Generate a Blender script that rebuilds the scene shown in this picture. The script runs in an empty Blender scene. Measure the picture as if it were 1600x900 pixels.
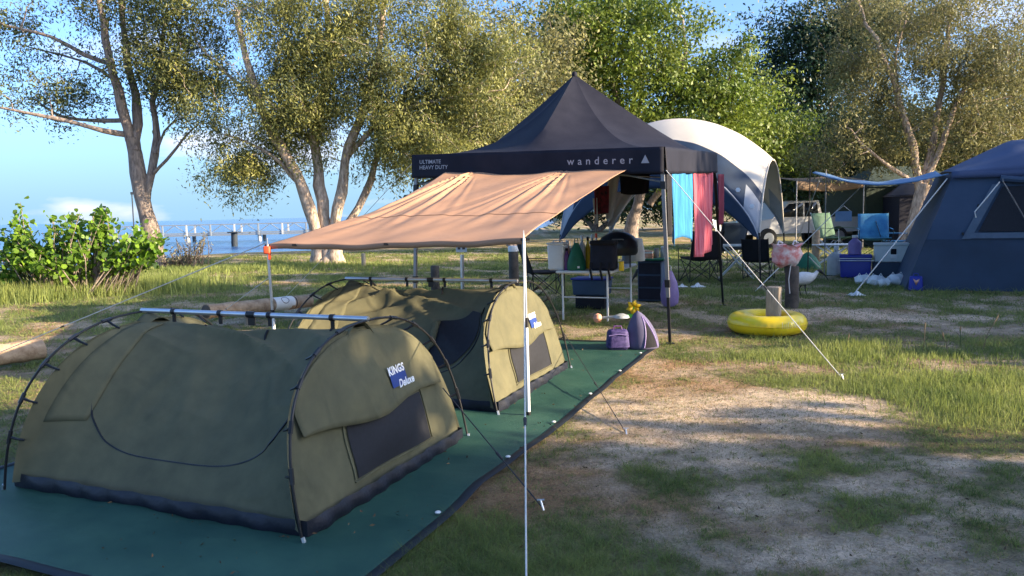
import bpy, math, random
import numpy as np
from mathutils import Vector, Matrix

rnd = random.Random(7)
rng = np.random.default_rng(11)
scene = bpy.context.scene
col = scene.collection

# ------------------------------------------------------------------ camera
PITCH, ROLL, FPX = math.radians(5.71), math.radians(1.35), 1180.0
CAM = Vector((0, 0, 1.6))
_r0, _u0 = Vector((1, 0, 0)), Vector((0, math.sin(PITCH), math.cos(PITCH)))
FW = Vector((0, math.cos(PITCH), -math.sin(PITCH)))
RT = math.cos(ROLL) * _r0 - math.sin(ROLL) * _u0
UP = math.sin(ROLL) * _r0 + math.cos(ROLL) * _u0
cam_d = bpy.data.cameras.new('camera')
cam_d.sensor_width = 36.0
cam_d.lens = 36.0 * FPX / 1600.0
cam_d.clip_start, cam_d.clip_end = 0.05, 9000.0
cam = bpy.data.objects.new('camera', cam_d)
col.objects.link(cam)
cam.matrix_world = Matrix(((RT.x, UP.x, -FW.x, CAM.x), (RT.y, UP.y, -FW.y, CAM.y),
                           (RT.z, UP.z, -FW.z, CAM.z), (0, 0, 0, 1)))
scene.camera = cam

# ------------------------------------------------------------------ sky and sun
SUN_EL = math.radians(18.0)
SUN_TO = Vector((0.951, -0.309, 0)).normalized()          # horizontal direction towards the sun
w = bpy.data.worlds.new('World'); scene.world = w; w.use_nodes = True
nt = w.node_tree; nt.nodes.clear()
wo = nt.nodes.new('ShaderNodeOutputWorld'); bg = nt.nodes.new('ShaderNodeBackground')
sky = nt.nodes.new('ShaderNodeTexSky'); sky.sky_type = 'NISHITA'; sky.sun_disc = False
sky.sun_elevation = SUN_EL
sky.sun_rotation = math.atan2(SUN_TO.x, SUN_TO.y)
sky.air_density = 0.75; sky.dust_density = 2.4; sky.ozone_density = 4.6; sky.altitude = 0
bg.inputs['Strength'].default_value = 0.15
# thin low clouds over the sea, one noise for the whole dome
tc = nt.nodes.new('ShaderNodeTexCoord'); sep = nt.nodes.new('ShaderNodeSeparateXYZ')
mp = nt.nodes.new('ShaderNodeMapping'); mp.inputs['Scale'].default_value = (1.0, 1.0, 3.4)
mp.inputs['Location'].default_value = (2.3, 0.4, 0.25)
nz = nt.nodes.new('ShaderNodeTexNoise'); nz.inputs['Scale'].default_value = 4.6; nz.inputs['Detail'].default_value = 6
nz.inputs['Roughness'].default_value = 0.52
cr = nt.nodes.new('ShaderNodeValToRGB')
cr.color_ramp.elements[0].position = 0.545; cr.color_ramp.elements[0].color = (0, 0, 0, 1)
cr.color_ramp.elements[1].position = 0.70; cr.color_ramp.elements[1].color = (1, 1, 1, 1)
mr = nt.nodes.new('ShaderNodeMapRange'); mr.inputs['From Min'].default_value = 0.42; mr.inputs['From Max'].default_value = 0.05
mr.inputs['To Min'].default_value = 0.0; mr.inputs['To Max'].default_value = 0.55
mul = nt.nodes.new('ShaderNodeMath'); mul.operation = 'MULTIPLY'
mix = nt.nodes.new('ShaderNodeMix'); mix.data_type = 'RGBA'
mix.inputs['B'].default_value = (3.6, 3.2, 3.4, 1)
L = nt.links.new
L(tc.outputs['Generated'], mp.inputs['Vector']); L(mp.outputs[0], nz.inputs['Vector'])
L(nz.outputs['Fac'], cr.inputs[0]); L(tc.outputs['Generated'], sep.inputs[0]); L(sep.outputs['Z'], mr.inputs['Value'])
L(cr.outputs[0], mul.inputs[0]); L(mr.outputs[0], mul.inputs[1]); L(mul.outputs[0], mix.inputs['Factor'])
hz = nt.nodes.new('ShaderNodeMix'); hz.data_type = 'RGBA'; hz.inputs['B'].default_value = (1.0, 1.75, 2.45, 1)      # sea haze, the same all round
hr = nt.nodes.new('ShaderNodeMapRange'); hr.interpolation_type = 'SMOOTHSTEP'
for k_, v_ in (('From Min', 0.0), ('From Max', 0.20), ('To Min', 0.85), ('To Max', 0.0)): hr.inputs[k_].default_value = v_
L(sep.outputs['Z'], hr.inputs['Value']); L(hr.outputs[0], hz.inputs['Factor']); L(sky.outputs[0], hz.inputs['A'])
L(hz.outputs['Result'], mix.inputs['A']); L(mix.outputs['Result'], bg.inputs['Color']); L(bg.outputs[0], wo.inputs['Surface'])

sd = bpy.data.lights.new('sun', 'SUN'); sd.energy = 5.0; sd.angle = math.radians(0.53); sd.color = (1.0, 0.80, 0.55)
so = bpy.data.objects.new('sun', sd); col.objects.link(so)
sun_dir = Vector((SUN_TO.x * math.cos(SUN_EL), SUN_TO.y * math.cos(SUN_EL), math.sin(SUN_EL)))
so.rotation_euler = sun_dir.to_track_quat('Z', 'Y').to_euler(); so.location = sun_dir * 60

vs = scene.view_settings
vs.view_transform = 'Standard'; vs.look = 'None'; vs.gamma = 1.0; vs.use_curve_mapping = False
vs.exposure = 1.62
scene.render.engine = 'CYCLES'
scene.render.resolution_x, scene.render.resolution_y = 1024, 576
scene.cycles.max_bounces = 6
scene.cycles.transparent_max_bounces = 6

# ------------------------------------------------------------------ surveying helpers (photo bearings -> metres)
def ray(px, py):
    return FW + RT * ((px - 800) / FPX) - UP * ((py - 450) / FPX)
def G(px, py, z=0.0):
    d = ray(px, py); return CAM + d * ((z - CAM.z) / d.z)
def at(px, py, y):
    d = ray(px, py); return CAM + d * (y / d.y)
def V(*a): return Vector(a)
E1 = Vector((0.39, 0.921, 0)).normalized()      # along the camp's long side
E2 = Vector((0.921, -0.39, 0)).normalized()     # across it, to the right
CAMP_RZ = math.atan2(E2.y, E2.x)

# ------------------------------------------------------------------ materials
MATS = {}
def mat(name, c, rough=0.7, var=0.12, scale=8.0, c2=None, bump=0.0, bscale=40.0, metal=0.0, trans=0.0,
        stretch=(1, 1, 1), spec=0.4, coat=0.0, tint=0.0, alpha=1.0, crease=0.0):
    m = bpy.data.materials.new(name); m.use_nodes = True
    n = m.node_tree; b = n.nodes['Principled BSDF']; out = n.nodes['Material Output']; l = n.links.new
    t = n.nodes.new('ShaderNodeTexCoord'); mpn = n.nodes.new('ShaderNodeMapping'); mpn.inputs['Scale'].default_value = stretch
    l(t.outputs['Object'], mpn.inputs['Vector'])
    no = n.nodes.new('ShaderNodeTexNoise'); no.inputs['Scale'].default_value = scale; no.inputs['Detail'].default_value = 5
    no.inputs['Roughness'].default_value = 0.6
    l(mpn.outputs[0], no.inputs['Vector'])
    r = n.nodes.new('ShaderNodeValToRGB')
    if c2 is None:
        a0 = [max(0, x * (1 - var)) for x in c]; a1 = [min(1, x * (1 + var)) for x in c]
    else: a0, a1 = c, c2
    r.color_ramp.elements[0].position = 0.32; r.color_ramp.elements[0].color = (*a0, 1)
    r.color_ramp.elements[1].position = 0.68; r.color_ramp.elements[1].color = (*a1, 1)
    l(no.outputs['Fac'], r.inputs[0]); colour = r.outputs[0]
    if tint > 0:
        at_ = n.nodes.new('ShaderNodeAttribute'); at_.attribute_name = 'tint'
        hs = n.nodes.new('ShaderNodeMix'); hs.data_type = 'RGBA'; hs.blend_type = 'MULTIPLY'; hs.inputs['Factor'].default_value = 1
        rr = n.nodes.new('ShaderNodeValToRGB')
        rr.color_ramp.elements[0].color = (1 - tint, 1 - tint * 0.85, 1 - tint * 0.5, 1)
        rr.color_ramp.elements[1].color = (1 + tint * 0.62, 1 + tint * 0.60, 1 + tint * 0.15, 1)
        l(at_.outputs['Fac'], rr.inputs[0]); l(colour, hs.inputs['A']); l(rr.outputs[0], hs.inputs['B']); colour = hs.outputs['Result']
    l(colour, b.inputs['Base Color'])
    b.inputs['Roughness'].default_value = rough; b.inputs['Metallic'].default_value = metal
    b.inputs['Specular IOR Level'].default_value = spec; b.inputs['Coat Weight'].default_value = coat
    if alpha < 1: b.inputs['Alpha'].default_value = alpha
    if bump > 0:
        n2 = n.nodes.new('ShaderNodeTexNoise'); n2.inputs['Scale'].default_value = bscale; n2.inputs['Detail'].default_value = 4
        l(mpn.outputs[0], n2.inputs['Vector'])
        bm = n.nodes.new('ShaderNodeBump'); bm.inputs['Strength'].default_value = bump; bm.inputs['Distance'].default_value = 0.02
        l(n2.outputs['Fac'], bm.inputs['Height']); l(bm.outputs[0], b.inputs['Normal'])
        if crease > 0:
            mp3 = n.nodes.new('ShaderNodeMapping'); mp3.inputs['Rotation'].default_value = (.3, .7, .5); mp3.inputs['Scale'].default_value = (1, 3.2, 1.6)
            l(t.outputs['Object'], mp3.inputs['Vector'])
            n3 = n.nodes.new('ShaderNodeTexNoise'); n3.inputs['Scale'].default_value = 2.4; n3.inputs['Detail'].default_value = 3; n3.inputs['Distortion'].default_value = .8
            try: n3.noise_type = 'RIDGED_MULTIFRACTAL'
            except Exception: pass
            l(mp3.outputs[0], n3.inputs['Vector'])
            b3 = n.nodes.new('ShaderNodeBump'); b3.inputs['Strength'].default_value = crease; b3.inputs['Distance'].default_value = .05
            l(n3.outputs['Fac'], b3.inputs['Height']); l(bm.outputs[0], b3.inputs['Normal']); l(b3.outputs[0], b.inputs['Normal'])
    if trans > 0:
        tr = n.nodes.new('ShaderNodeBsdfTranslucent'); l(colour, tr.inputs['Color'])
        ms = n.nodes.new('ShaderNodeMixShader'); ms.inputs[0].default_value = trans
        l(b.outputs[0], ms.inputs[1]); l(tr.outputs[0], ms.inputs[2]); l(ms.outputs[0], out.inputs['Surface'])
    MATS[name] = m
    return m

# ------------------------------------------------------------------ mesh building
class MB:
    def __init__(s): s.v = []; s.f = []; s.mi = []; s.m = 0
    def add(s, vs, fs):
        k = len(s.v); s.v += [tuple(x) for x in vs]; s.f += [tuple(i + k for i in f) for f in fs]; s.mi += [s.m] * len(fs); return s
    def box(s, c, size, X=None, Y=None, Z=None, taper=1.0):
        X = X or Vector((1, 0, 0)); Y = Y or Vector((0, 1, 0)); Z = Z or Vector((0, 0, 1)); c = Vector(c); hx, hy, hz = [q / 2 for q in size]
        vs = []
        for dz in (-1, 1):
            k = taper if dz > 0 else 1.0
            for dx, dy in ((-1, -1), (1, -1), (1, 1), (-1, 1)):
                vs.append(c + X * dx * hx * k + Y * dy * hy * k + Z * dz * hz)
        return s.add(vs, [(3, 2, 1, 0), (4, 5, 6, 7), (0, 1, 5, 4), (1, 2, 6, 5), (2, 3, 7, 6), (3, 0, 4, 7)])
    def bbox(s, c, size, r=0.02, X=None, Y=None, taper=1.0):
        """box with rounded vertical and top edges"""
        X = X or Vector((1, 0, 0)); Y = Y or Vector((0, 1, 0)); c = Vector(c); hx, hy, hz = [q / 2 for q in size]
        def ring(ix, z, k):
            out = []
            for qx, qy, a0 in ((1, 1, 0), (-1, 1, 90), (-1, -1, 180), (1, -1, 270)):
                for j in range(4):
                    a = math.radians(a0 + j * 30)
                    x = qx * (hx * k - r) + math.cos(a) * (r - ix); y = qy * (hy * k - r) + math.sin(a) * (r - ix)
                    out.append(c + X * x + Y * y + Vector((0, 0, z)))
            return out
        rs = [ring(r * .7, -hz, 1), ring(0, -hz + r * .7, 1), ring(0, hz - r * .7, taper), ring(r * .3, hz - r * .2, taper), ring(r * .8, hz, taper)]
        n = 16; fs = []
        for k in range(4):
            for j in range(n): fs.append((k * n + j, k * n + (j + 1) % n, (k + 1) * n + (j + 1) % n, (k + 1) * n + j))
        fs.append(tuple(range(n - 1, -1, -1))); fs.append(tuple(4 * n + j for j in range(n)))
        return s.add([p for q in rs for p in q], fs)
    def tube(s, pts, rad, n=8, cap=True, flat=1.0):
        pts = [Vector(p) for p in pts]; N = len(pts)
        if not hasattr(rad, '__len__'): rad = [rad] * N
        vs, fs = [], []; prev = None
        for i, p in enumerate(pts):
            t = (pts[min(i + 1, N - 1)] - pts[max(i - 1, 0)])
            if t.length < 1e-9: t = Vector((0, 0, 1))
            t.normalize()
            if prev is None:
                a = Vector((0, 0, 1)) if abs(t.z) < 0.9 else Vector((1, 0, 0)); x = t.cross(a).normalized()
            else:
                x = prev - t * prev.dot(t)
                if x.length < 1e-6: x = t.orthogonal()
                x.normalize()
            prev = x; y = t.cross(x)
            for j in range(n):
                a = 2 * math.pi * j / n
                vs.append(p + (x * math.cos(a) + y * math.sin(a) * flat) * rad[i])
        for i in range(N - 1):
            for j in range(n): fs.append((i * n + j, i * n + (j + 1) % n, (i + 1) * n + (j + 1) % n, (i + 1) * n + j))
        if cap: fs.append(tuple(range(n - 1, -1, -1))); fs.append(tuple((N - 1) * n + j for j in range(n)))
        return s.add(vs, fs)
    def lathe(s, prof, c, n=16, X=None, Y=None, Z=None, sx=1.0, sy=1.0):
        X = X or Vector((1, 0, 0)); Y = Y or Vector((0, 1, 0)); Z = Z or Vector((0, 0, 1)); c = Vector(c); vs, fs = [], []
        for r, z in prof:
            for j in range(n):
                a = 2 * math.pi * j / n; vs.append(c + X * math.cos(a) * r * sx + Y * math.sin(a) * r * sy + Z * z)
        for i in range(len(prof) - 1):
            for j in range(n): fs.append((i * n + j, i * n + (j + 1) % n, (i + 1) * n + (j + 1) % n, (i + 1) * n + j))
        fs.append(tuple(range(n - 1, -1, -1))); fs.append(tuple((len(prof) - 1) * n + j for j in range(n)))
        return s.add(vs, fs)
    def grid(s, fn, nu, nv, closed=False):
        vs = [fn(i / nu, j / nv) for i in range(nu + 1) for j in range(nv + 1)]; fs = []
        for i in range(nu):
            for j in range(nv): a = i * (nv + 1) + j; fs.append((a, a + nv + 1, a + nv + 2, a + 1))
        return s.add(vs, fs)

def shade_smooth(me, angle=40):
    me.polygons.foreach_set('use_smooth', [True] * len(me.polygons))
    try: me.set_sharp_from_angle(angle=math.radians(angle))
    except Exception: pass

def obj(name, mb, m, parent=None, world=True, solid=0.0, smooth=True, subsurf=0):
    me = bpy.data.meshes.new(name)
    vs = mb.v
    if parent is not None and world:
        mi = parent_matrix(parent).inverted(); vs = [tuple(mi @ Vector(v)) for v in vs]
    me.from_pydata(vs, [], mb.f); me.update()
    ms = m if isinstance(m, (list, tuple)) else [m]
    for q in ms: me.materials.append(MATS[q] if isinstance(q, str) else q)
    if len(ms) > 1: me.polygons.foreach_set('material_index', mb.mi)
    if smooth: shade_smooth(me)
    o = bpy.data.objects.new(name, me); col.objects.link(o)
    if parent is not None: o.parent = parent
    if solid:
        sm = o.modifiers.new('solid', 'SOLIDIFY'); sm.thickness = solid; sm.offset = 0
    if subsurf:
        ss = o.modifiers.new('sub', 'SUBSURF'); ss.levels = subsurf; ss.render_levels = subsurf
    return o
def parent_matrix(p):
    m = p.matrix_basis.copy()
    while p.parent is not None: p = p.parent; m = p.matrix_basis @ m
    return m
def tag(o, label=None, cat=None, group=None, kind=None):
    if label: o['label'] = label
    if cat: o['category'] = cat
    if group: o['group'] = group
    if kind: o['kind'] = kind
    return o
def thing(name, label, cat, loc=(0, 0, 0), rz=0.0, group=None):
    o = bpy.data.objects.new(name, None); col.objects.link(o)
    o.empty_display_size = 0.1; o.location = loc; o.rotation_euler = (0, 0, rz)
    return tag(o, label, cat, group)
def tobj(name, mb, m, label, cat, loc=None, group=None, **k):
    """a thing that is one mesh, its origin at its base"""
    loc = Vector(loc) if loc is not None else Vector(mb.v[0])
    mb.v = [tuple(Vector(v) - loc) for v in mb.v]
    o = obj(name, mb, m, None, world=False, **k); o.location = loc
    return tag(o, label, cat, group)

def np_mesh(name, verts, faces_n, nper, m, tint=None, parent=None, smooth=False):
    """verts (N,3), faces given as consecutive runs of nper vertices when faces_n is an int, else index array (F,nper)"""
    me = bpy.data.meshes.new(name); verts = np.asarray(verts, np.float32)
    idx = np.arange(faces_n * nper, dtype=np.int32) if isinstance(faces_n, int) else np.asarray(faces_n, np.int32).ravel()
    F = len(idx) // nper
    me.vertices.add(len(verts)); me.vertices.foreach_set('co', verts.ravel())
    me.loops.add(len(idx)); me.loops.foreach_set('vertex_index', idx)
    me.polygons.add(F); me.polygons.foreach_set('loop_start', np.arange(0, F * nper, nper, dtype=np.int32))
    try: me.polygons.foreach_set('loop_total', np.full(F, nper, np.int32))
    except Exception: pass
    if tint is not None:
        a = me.attributes.new('tint', 'FLOAT', 'POINT'); a.data.foreach_set('value', np.asarray(tint, np.float32))
    me.update(calc_edges=True)
    if smooth: me.polygons.foreach_set('use_smooth', np.ones(F, bool))
    me.materials.append(MATS[m])
    o = bpy.data.objects.new(name, me); col.objects.link(o)
    if parent is not None: o.parent = parent
    return o

def waves(seed, k, lo, hi):
    g = np.random.default_rng(seed); a = g.uniform(0, 2 * np.pi, k); f = np.exp(g.uniform(np.log(lo), np.log(hi), k)); p = g.uniform(0, 2 * np.pi, k)
    amp = (lo / f) ** 0.55; amp /= np.sqrt((amp ** 2).sum() / 2)
    def fn(x, y):
        o = 0
        for i in range(k): o = o + amp[i] * np.sin((np.cos(a[i]) * x + np.sin(a[i]) * y) * f[i] + p[i] + 0.8 * np.sin((np.sin(a[i]) * x - np.cos(a[i]) * y) * f[i] * .6 + p[i] * 2))
        return o
    return fn
NW1 = waves(3, 10, 1.2, 9); NW2 = waves(5, 12, 5, 40); NW3 = waves(9, 8, 0.25, 1.5); NW4 = waves(13, 14, 28, 140)

TXT = {}
def text_mb(mb, s, size, origin, X, Y, shear=0.0, align='LEFT', depth=0.0, fold=None, spacing=1.0, bold=0.0):
    c = bpy.data.curves.new('t', 'FONT'); c.body = s; c.size = size; c.shear = shear; c.align_x = align; c.space_character = spacing; c.offset = bold
    c.resolution_u = 3
    o = bpy.data.objects.new('t', c); col.objects.link(o)
    dg = bpy.context.evaluated_depsgraph_get(); me = bpy.data.meshes.new_from_object(o.evaluated_get(dg))
    vs = [(v.co.x, v.co.y) for v in me.vertices]; fs = [tuple(p.vertices) for p in me.polygons]
    bpy.data.objects.remove(o); bpy.data.curves.remove(c); bpy.data.meshes.remove(me)
    if fold: pts = [fold(x, y) for x, y in vs]
    else: pts = [Vector(origin) + X * x + Y * y for x, y in vs]
    mb.add(pts, fs); return mb
# ------------------------------------------------------------------ the materials of the place
mat('bark_pale', (0.20, 0.14, 0.10), 0.9, c2=(0.68, 0.54, 0.42), scale=5, stretch=(3, 3, 0.8), bump=0.8, bscale=14)
mat('bark_grey', (0.13, 0.10, 0.085), 0.9, c2=(0.36, 0.29, 0.24), scale=5, stretch=(3, 3, 0.8), bump=0.8, bscale=14)
mat('leaf_paperbark', (0.165, 0.180, 0.055), 0.5, c2=(0.295, 0.285, 0.088), scale=0.7, trans=0.35, tint=0.5)
mat('leaf_dry', (0.16, 0.16, 0.062), 0.6, c2=(0.29, 0.265, 0.11), scale=0.7, trans=0.36, tint=0.45)
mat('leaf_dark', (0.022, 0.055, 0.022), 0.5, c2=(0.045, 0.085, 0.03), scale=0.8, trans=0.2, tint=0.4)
mat('leaf_bright', (0.095, 0.155, 0.018), 0.5, c2=(0.21, 0.25, 0.04), scale=0.6, trans=0.35, tint=0.5)
mat('leaf_mid', (0.065, 0.09, 0.026), 0.55, c2=(0.145, 0.15, 0.045), scale=0.5, trans=0.25, tint=0.45)
mat('leaf_bush', (0.10, 0.21, 0.018), 0.4, c2=(0.25, 0.38, 0.05), scale=2.6, trans=0.45, tint=0.5)
mat('leaf_shrub', (0.13, 0.13, 0.09), 0.7, c2=(0.23, 0.21, 0.14), scale=2, trans=0.2, tint=0.4)
mat('grass_blade', (0.135, 0.185, 0.050), 0.6, c2=(0.30, 0.33, 0.10), scale=0.9, trans=0.45, tint=0.5)
mat('dry_blade', (0.26, 0.17, 0.08), 0.7, c2=(0.42, 0.30, 0.15), scale=1.5, trans=0.2, tint=0.4)

def ground_material():
    m = bpy.data.materials.new('lawn_soil'); m.use_nodes = True; n = m.node_tree; l = n.links.new; b = n.nodes['Principled BSDF']
    a = n.nodes.new('ShaderNodeAttribute'); a.attribute_name = 'gcol'
    t = n.nodes.new('ShaderNodeTexCoord')
    def noise(s, d=6, r=.65):
        q = n.nodes.new('ShaderNodeTexNoise'); q.inputs['Scale'].default_value = s; q.inputs['Detail'].default_value = d; q.inputs['Roughness'].default_value = r
        l(t.outputs['Object'], q.inputs['Vector']); return q
    n1, n2, n3 = noise(9), noise(55, 5, .75), noise(2.2, 4)
    def ramp(src, p0, p1, c0, c1):
        q = n.nodes.new('ShaderNodeValToRGB'); q.color_ramp.elements[0].position = p0; q.color_ramp.elements[1].position = p1
        q.color_ramp.elements[0].color = (*c0, 1); q.color_ramp.elements[1].color = (*c1, 1); l(src.outputs['Fac'], q.inputs[0]); return q
    def mulc(x, y):
        q = n.nodes.new('ShaderNodeMix'); q.data_type = 'RGBA'; q.blend_type = 'MULTIPLY'; q.inputs['Factor'].default_value = 1
        l(x, q.inputs['A']); l(y, q.inputs['B']); return q.outputs['Result']
    c = mulc(a.outputs['Color'], ramp(n1, .3, .7, (.70, .68, .66), (1.25, 1.2, 1.15)).outputs[0])
    c = mulc(c, ramp(n2, .32, .66, (.62, .60, .58), (1.2, 1.2, 1.18)).outputs[0])
    c = mulc(c, ramp(n3, .3, .7, (.82, .84, .8), (1.15, 1.12, 1.1)).outputs[0])
    l(c, b.inputs['Base Color']); b.inputs['Roughness'].default_value = 0.95; b.inputs['Specular IOR Level'].default_value = 0.15
    bp = n.nodes.new('ShaderNodeBump'); bp.inputs['Strength'].default_value = 0.9; bp.inputs['Distance'].default_value = 0.025
    l(n2.outputs['Fac'], bp.inputs['Height'])
    bp2 = n.nodes.new('ShaderNodeBump'); bp2.inputs['Strength'].default_value = 0.6; bp2.inputs['Distance'].default_value = 0.08
    l(n1.outputs['Fac'], bp2.inputs['Height']); l(bp.outputs[0], bp2.inputs['Normal']); l(bp2.outputs[0], b.inputs['Normal'])
    MATS['lawn_soil'] = m
ground_material()

def water_material():
    m = bpy.data.materials.new('sea_water'); m.use_nodes = True; n = m.node_tree; l = n.links.new; b = n.nodes['Principled BSDF']
    t = n.nodes.new('ShaderNodeTexCoord'); mpn = n.nodes.new('ShaderNodeMapping'); mpn.inputs['Scale'].default_value = (0.35, 1.0, 1)
    l(t.outputs['Object'], mpn.inputs['Vector'])
    q = n.nodes.new('ShaderNodeTexNoise'); q.inputs['Scale'].default_value = 1.1; q.inputs['Detail'].default_value = 7; q.inputs['Roughness'].default_value = .62
    l(mpn.outputs[0], q.inputs['Vector'])
    r = n.nodes.new('ShaderNodeValToRGB'); r.color_ramp.elements[0].color = (.02, .085, .20, 1); r.color_ramp.elements[1].color = (.07, .20, .38, 1)
    r.color_ramp.elements[0].position = .35; r.color_ramp.elements[1].position = .68
    l(q.outputs['Fac'], r.inputs[0]); l(r.outputs[0], b.inputs['Base Color'])
    b.inputs['Roughness'].default_value = 0.22; b.inputs['IOR'].default_value = 1.33
    bp = n.nodes.new('ShaderNodeBump'); bp.inputs['Strength'].default_value = 0.9; bp.inputs['Distance'].default_value = 0.35
    l(q.outputs['Fac'], bp.inputs['Height']); l(bp.outputs[0], b.inputs['Normal'])
    MATS['sea_water'] = m
water_material()

# ------------------------------------------------------------------ ground
SH_X = [-900, -40, -22, -17.5, -14, -9, -3, 2, 8, 30, 900]
SH_Y = [-400, 3, 17, 25, 35, 38.5, 44, 66, 130, 600, 6000]
def ground_z(x, y):
    s = np.clip((y - np.interp(x, SH_X, SH_Y)) / 5.0, 0, 1); s = s * s * (3 - 2 * s)
    return -2.4 * s + 0.012 * NW1(x, y) * np.clip(1 - y / 60, 0, 1) * 0.5 + 0.03 * NW3(x, y) * np.clip((y - 14) / 10, 0, 1) - 0.006
def blobs(lst, x, y):
    o = 0
    for px, py, rx, ry, a in lst:
        p = G(px, py); o = o + a * np.exp(-((x - p.x) / rx) ** 2 - ((y - p.y) / ry) ** 2)
    return o
SAND = [(1150, 645, 1.0, .5, 1.2), (1000, 620, .7, .5, .7), (1300, 625, .5, .5, .6), (1130, 720, .7, .16, .75), (960, 700, .35, .15, .7), (1330, 760, .45, .2, .75),
        (1180, 790, .35, .18, .7), (1500, 800, .5, .22, .75), (1430, 720, .5, .14, .6), (1250, 870, .45, .14, .65), (1560, 720, .4, .2, .55), (1070, 830, .3, .2, .45),
        (1400, 850, .4, .2, .6), (1300, 490, 1.4, .4, .7), (1520, 495, 1.5, .45, .9), (950, 470, .9, .4, .7), (1240, 484, .7, .3, .8), (1100, 690, 1.2, .2, .5), (1580, 560, .5, .3, .3), (150, 590, .6, .4, .35)]
DRY = [(1000, 570, .75, .3, 1.2), (870, 745, .42, .35, 1.3), (1000, 650, .9, .5, .6), (790, 790, .25, .25, .8), (1180, 600, .9, .35, .9), (1230, 690, .7, .2, .5),
       (1190, 830, .3, .15, .6), (1340, 800, .3, .15, .5), (940, 690, .5, .15, .5), (1320, 560, .3, .2, .3), (980, 790, .3, .2, .4)]
GREEN = [(740, 850, .7, .5, .45), (1470, 610, .9, .5, .9), (1200, 558, 1.2, .25, .5), (1570, 650, .4, .4, .8), (1050, 750, .5, .25, .4), (1430, 680, .3, .2, .4), (1240, 715, .3, .12, .5),
         (1400, 545, 2.0, .5, .45), (1590, 590, .6, .5, .6), (880, 890, .7, .3, .35), (1400, 790, .25, .15, .5), (1330, 730, .3, .12, .4), (1270, 770, .3, .1, .4)]
def masks(x, y):
    far = np.clip((y - 9.5) / 4, 0, 1)
    n = 0.38 * NW1(x, y) + 0.34 * NW2(x, y)
    gr = blobs(GREEN, x, y)
    s = blobs(SAND, x, y) + 0.55 * n - 0.75 * gr + 0.02
    d = blobs(DRY, x, y) - 0.35 * NW1(x + 7, y - 3) - 0.6 * gr
    s = np.clip(s, 0, 1); d = np.clip(d, 0, 1)
    g = np.clip(0.62 - 0.55 * n + 1.0 * gr - 1.15 * s - 0.55 * d + 0.25 * far, 0.0, 1.4)
    return s, d, g, far
ys = np.concatenate([np.linspace(-60, 0, 13)[:-1], np.linspace(0, 2.4, 13)[:-1], np.arange(2.4, 13, .055), np.arange(13, 46, .3), np.geomspace(46, 5000, 40)])
xp = np.concatenate([np.arange(0, 9, .07), np.arange(9, 26, .35), np.geomspace(26, 3000, 26)])
xs = np.concatenate([-xp[:0:-1], xp])
GX, GY = np.meshgrid(xs, ys); GZ = ground_z(GX, GY)
S_, D_, G_, F_ = masks(GX, GY)
c_sand, c_dry, c_grn, c_soil = np.array([.74, .61, .47]), np.array([.37, .22, .12]), np.array([.23, .23, .105]), np.array([.25, .20, .145])
thatch = c_soil + (c_grn - c_soil) * np.clip(G_ * 0.8 + F_ * .3, 0, 1)[..., None]
gc = thatch + (c_dry - thatch) * (D_ * .85)[..., None]
gc = gc + (c_sand - gc) * (S_ * 0.95)[..., None]
shore = np.clip((GZ + 0.25) / -0.4, 0, 1)[..., None]
gc = gc + (np.array([.10, .085, .06]) - gc) * shore
ny, nx = GX.shape
ii = (np.arange(ny - 1)[:, None] * nx + np.arange(nx - 1)[None, :]).ravel()
go = np_mesh('ground', np.stack([GX, GY, GZ], -1).reshape(-1, 3), np.stack([ii, ii + 1, ii + nx + 1, ii + nx], -1), 4, 'lawn_soil', smooth=True)
ca = go.data.attributes.new('gcol', 'FLOAT_COLOR', 'POINT')
ca.data.foreach_set('color', np.concatenate([gc.reshape(-1, 3), np.ones((ny * nx, 1))], 1).astype(np.float32).ravel())
tag(go, kind='structure')

wm = MB()
WX = [-4000, -300, -120, -60, -30, -10, 10, 60, 200, 700, 4000]; WY = [-900, -100, 0, 20, 40, 70, 120, 250, 600, 2000, 7000]
wm.grid(lambda a, b: (WX[round(a * 10)], WY[round(b * 10)], -0.85), 10, 10)
tag(obj('water', wm, 'sea_water', smooth=False), kind='structure')

# ------------------------------------------------------------------ trees
def leaf_quads(c, size, aspect, droop=0.3, g=rng, out=None):
    """leaf faces at the given centres: (N*4,3); out = the way each leaf looks out of its clump"""
    N = len(c)
    n = g.normal(size=(N, 3)) * .55
    if out is not None: n = n + out
    n /= np.linalg.norm(n, axis=1)[:, None] + 1e-9
    a = g.normal(size=(N, 3)); a[:, 2] -= droop * 2; a -= n * (a * n).sum(1)[:, None]; a /= np.linalg.norm(a, axis=1)[:, None] + 1e-9
    b = np.cross(n, a)
    ln = (size * g.uniform(.55, 1.45, N))[:, None]; wd = ln * aspect
    q = np.stack([c - a * ln * .5, c + b * wd * .5 - a * ln * .05 + n * wd * .12, c + a * ln * .5, c - b * wd * .5 - a * ln * .05 + n * wd * .12], 1)
    return q.reshape(-1, 3)

def wpt(px, py, d): return at(px, py, d)

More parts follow.
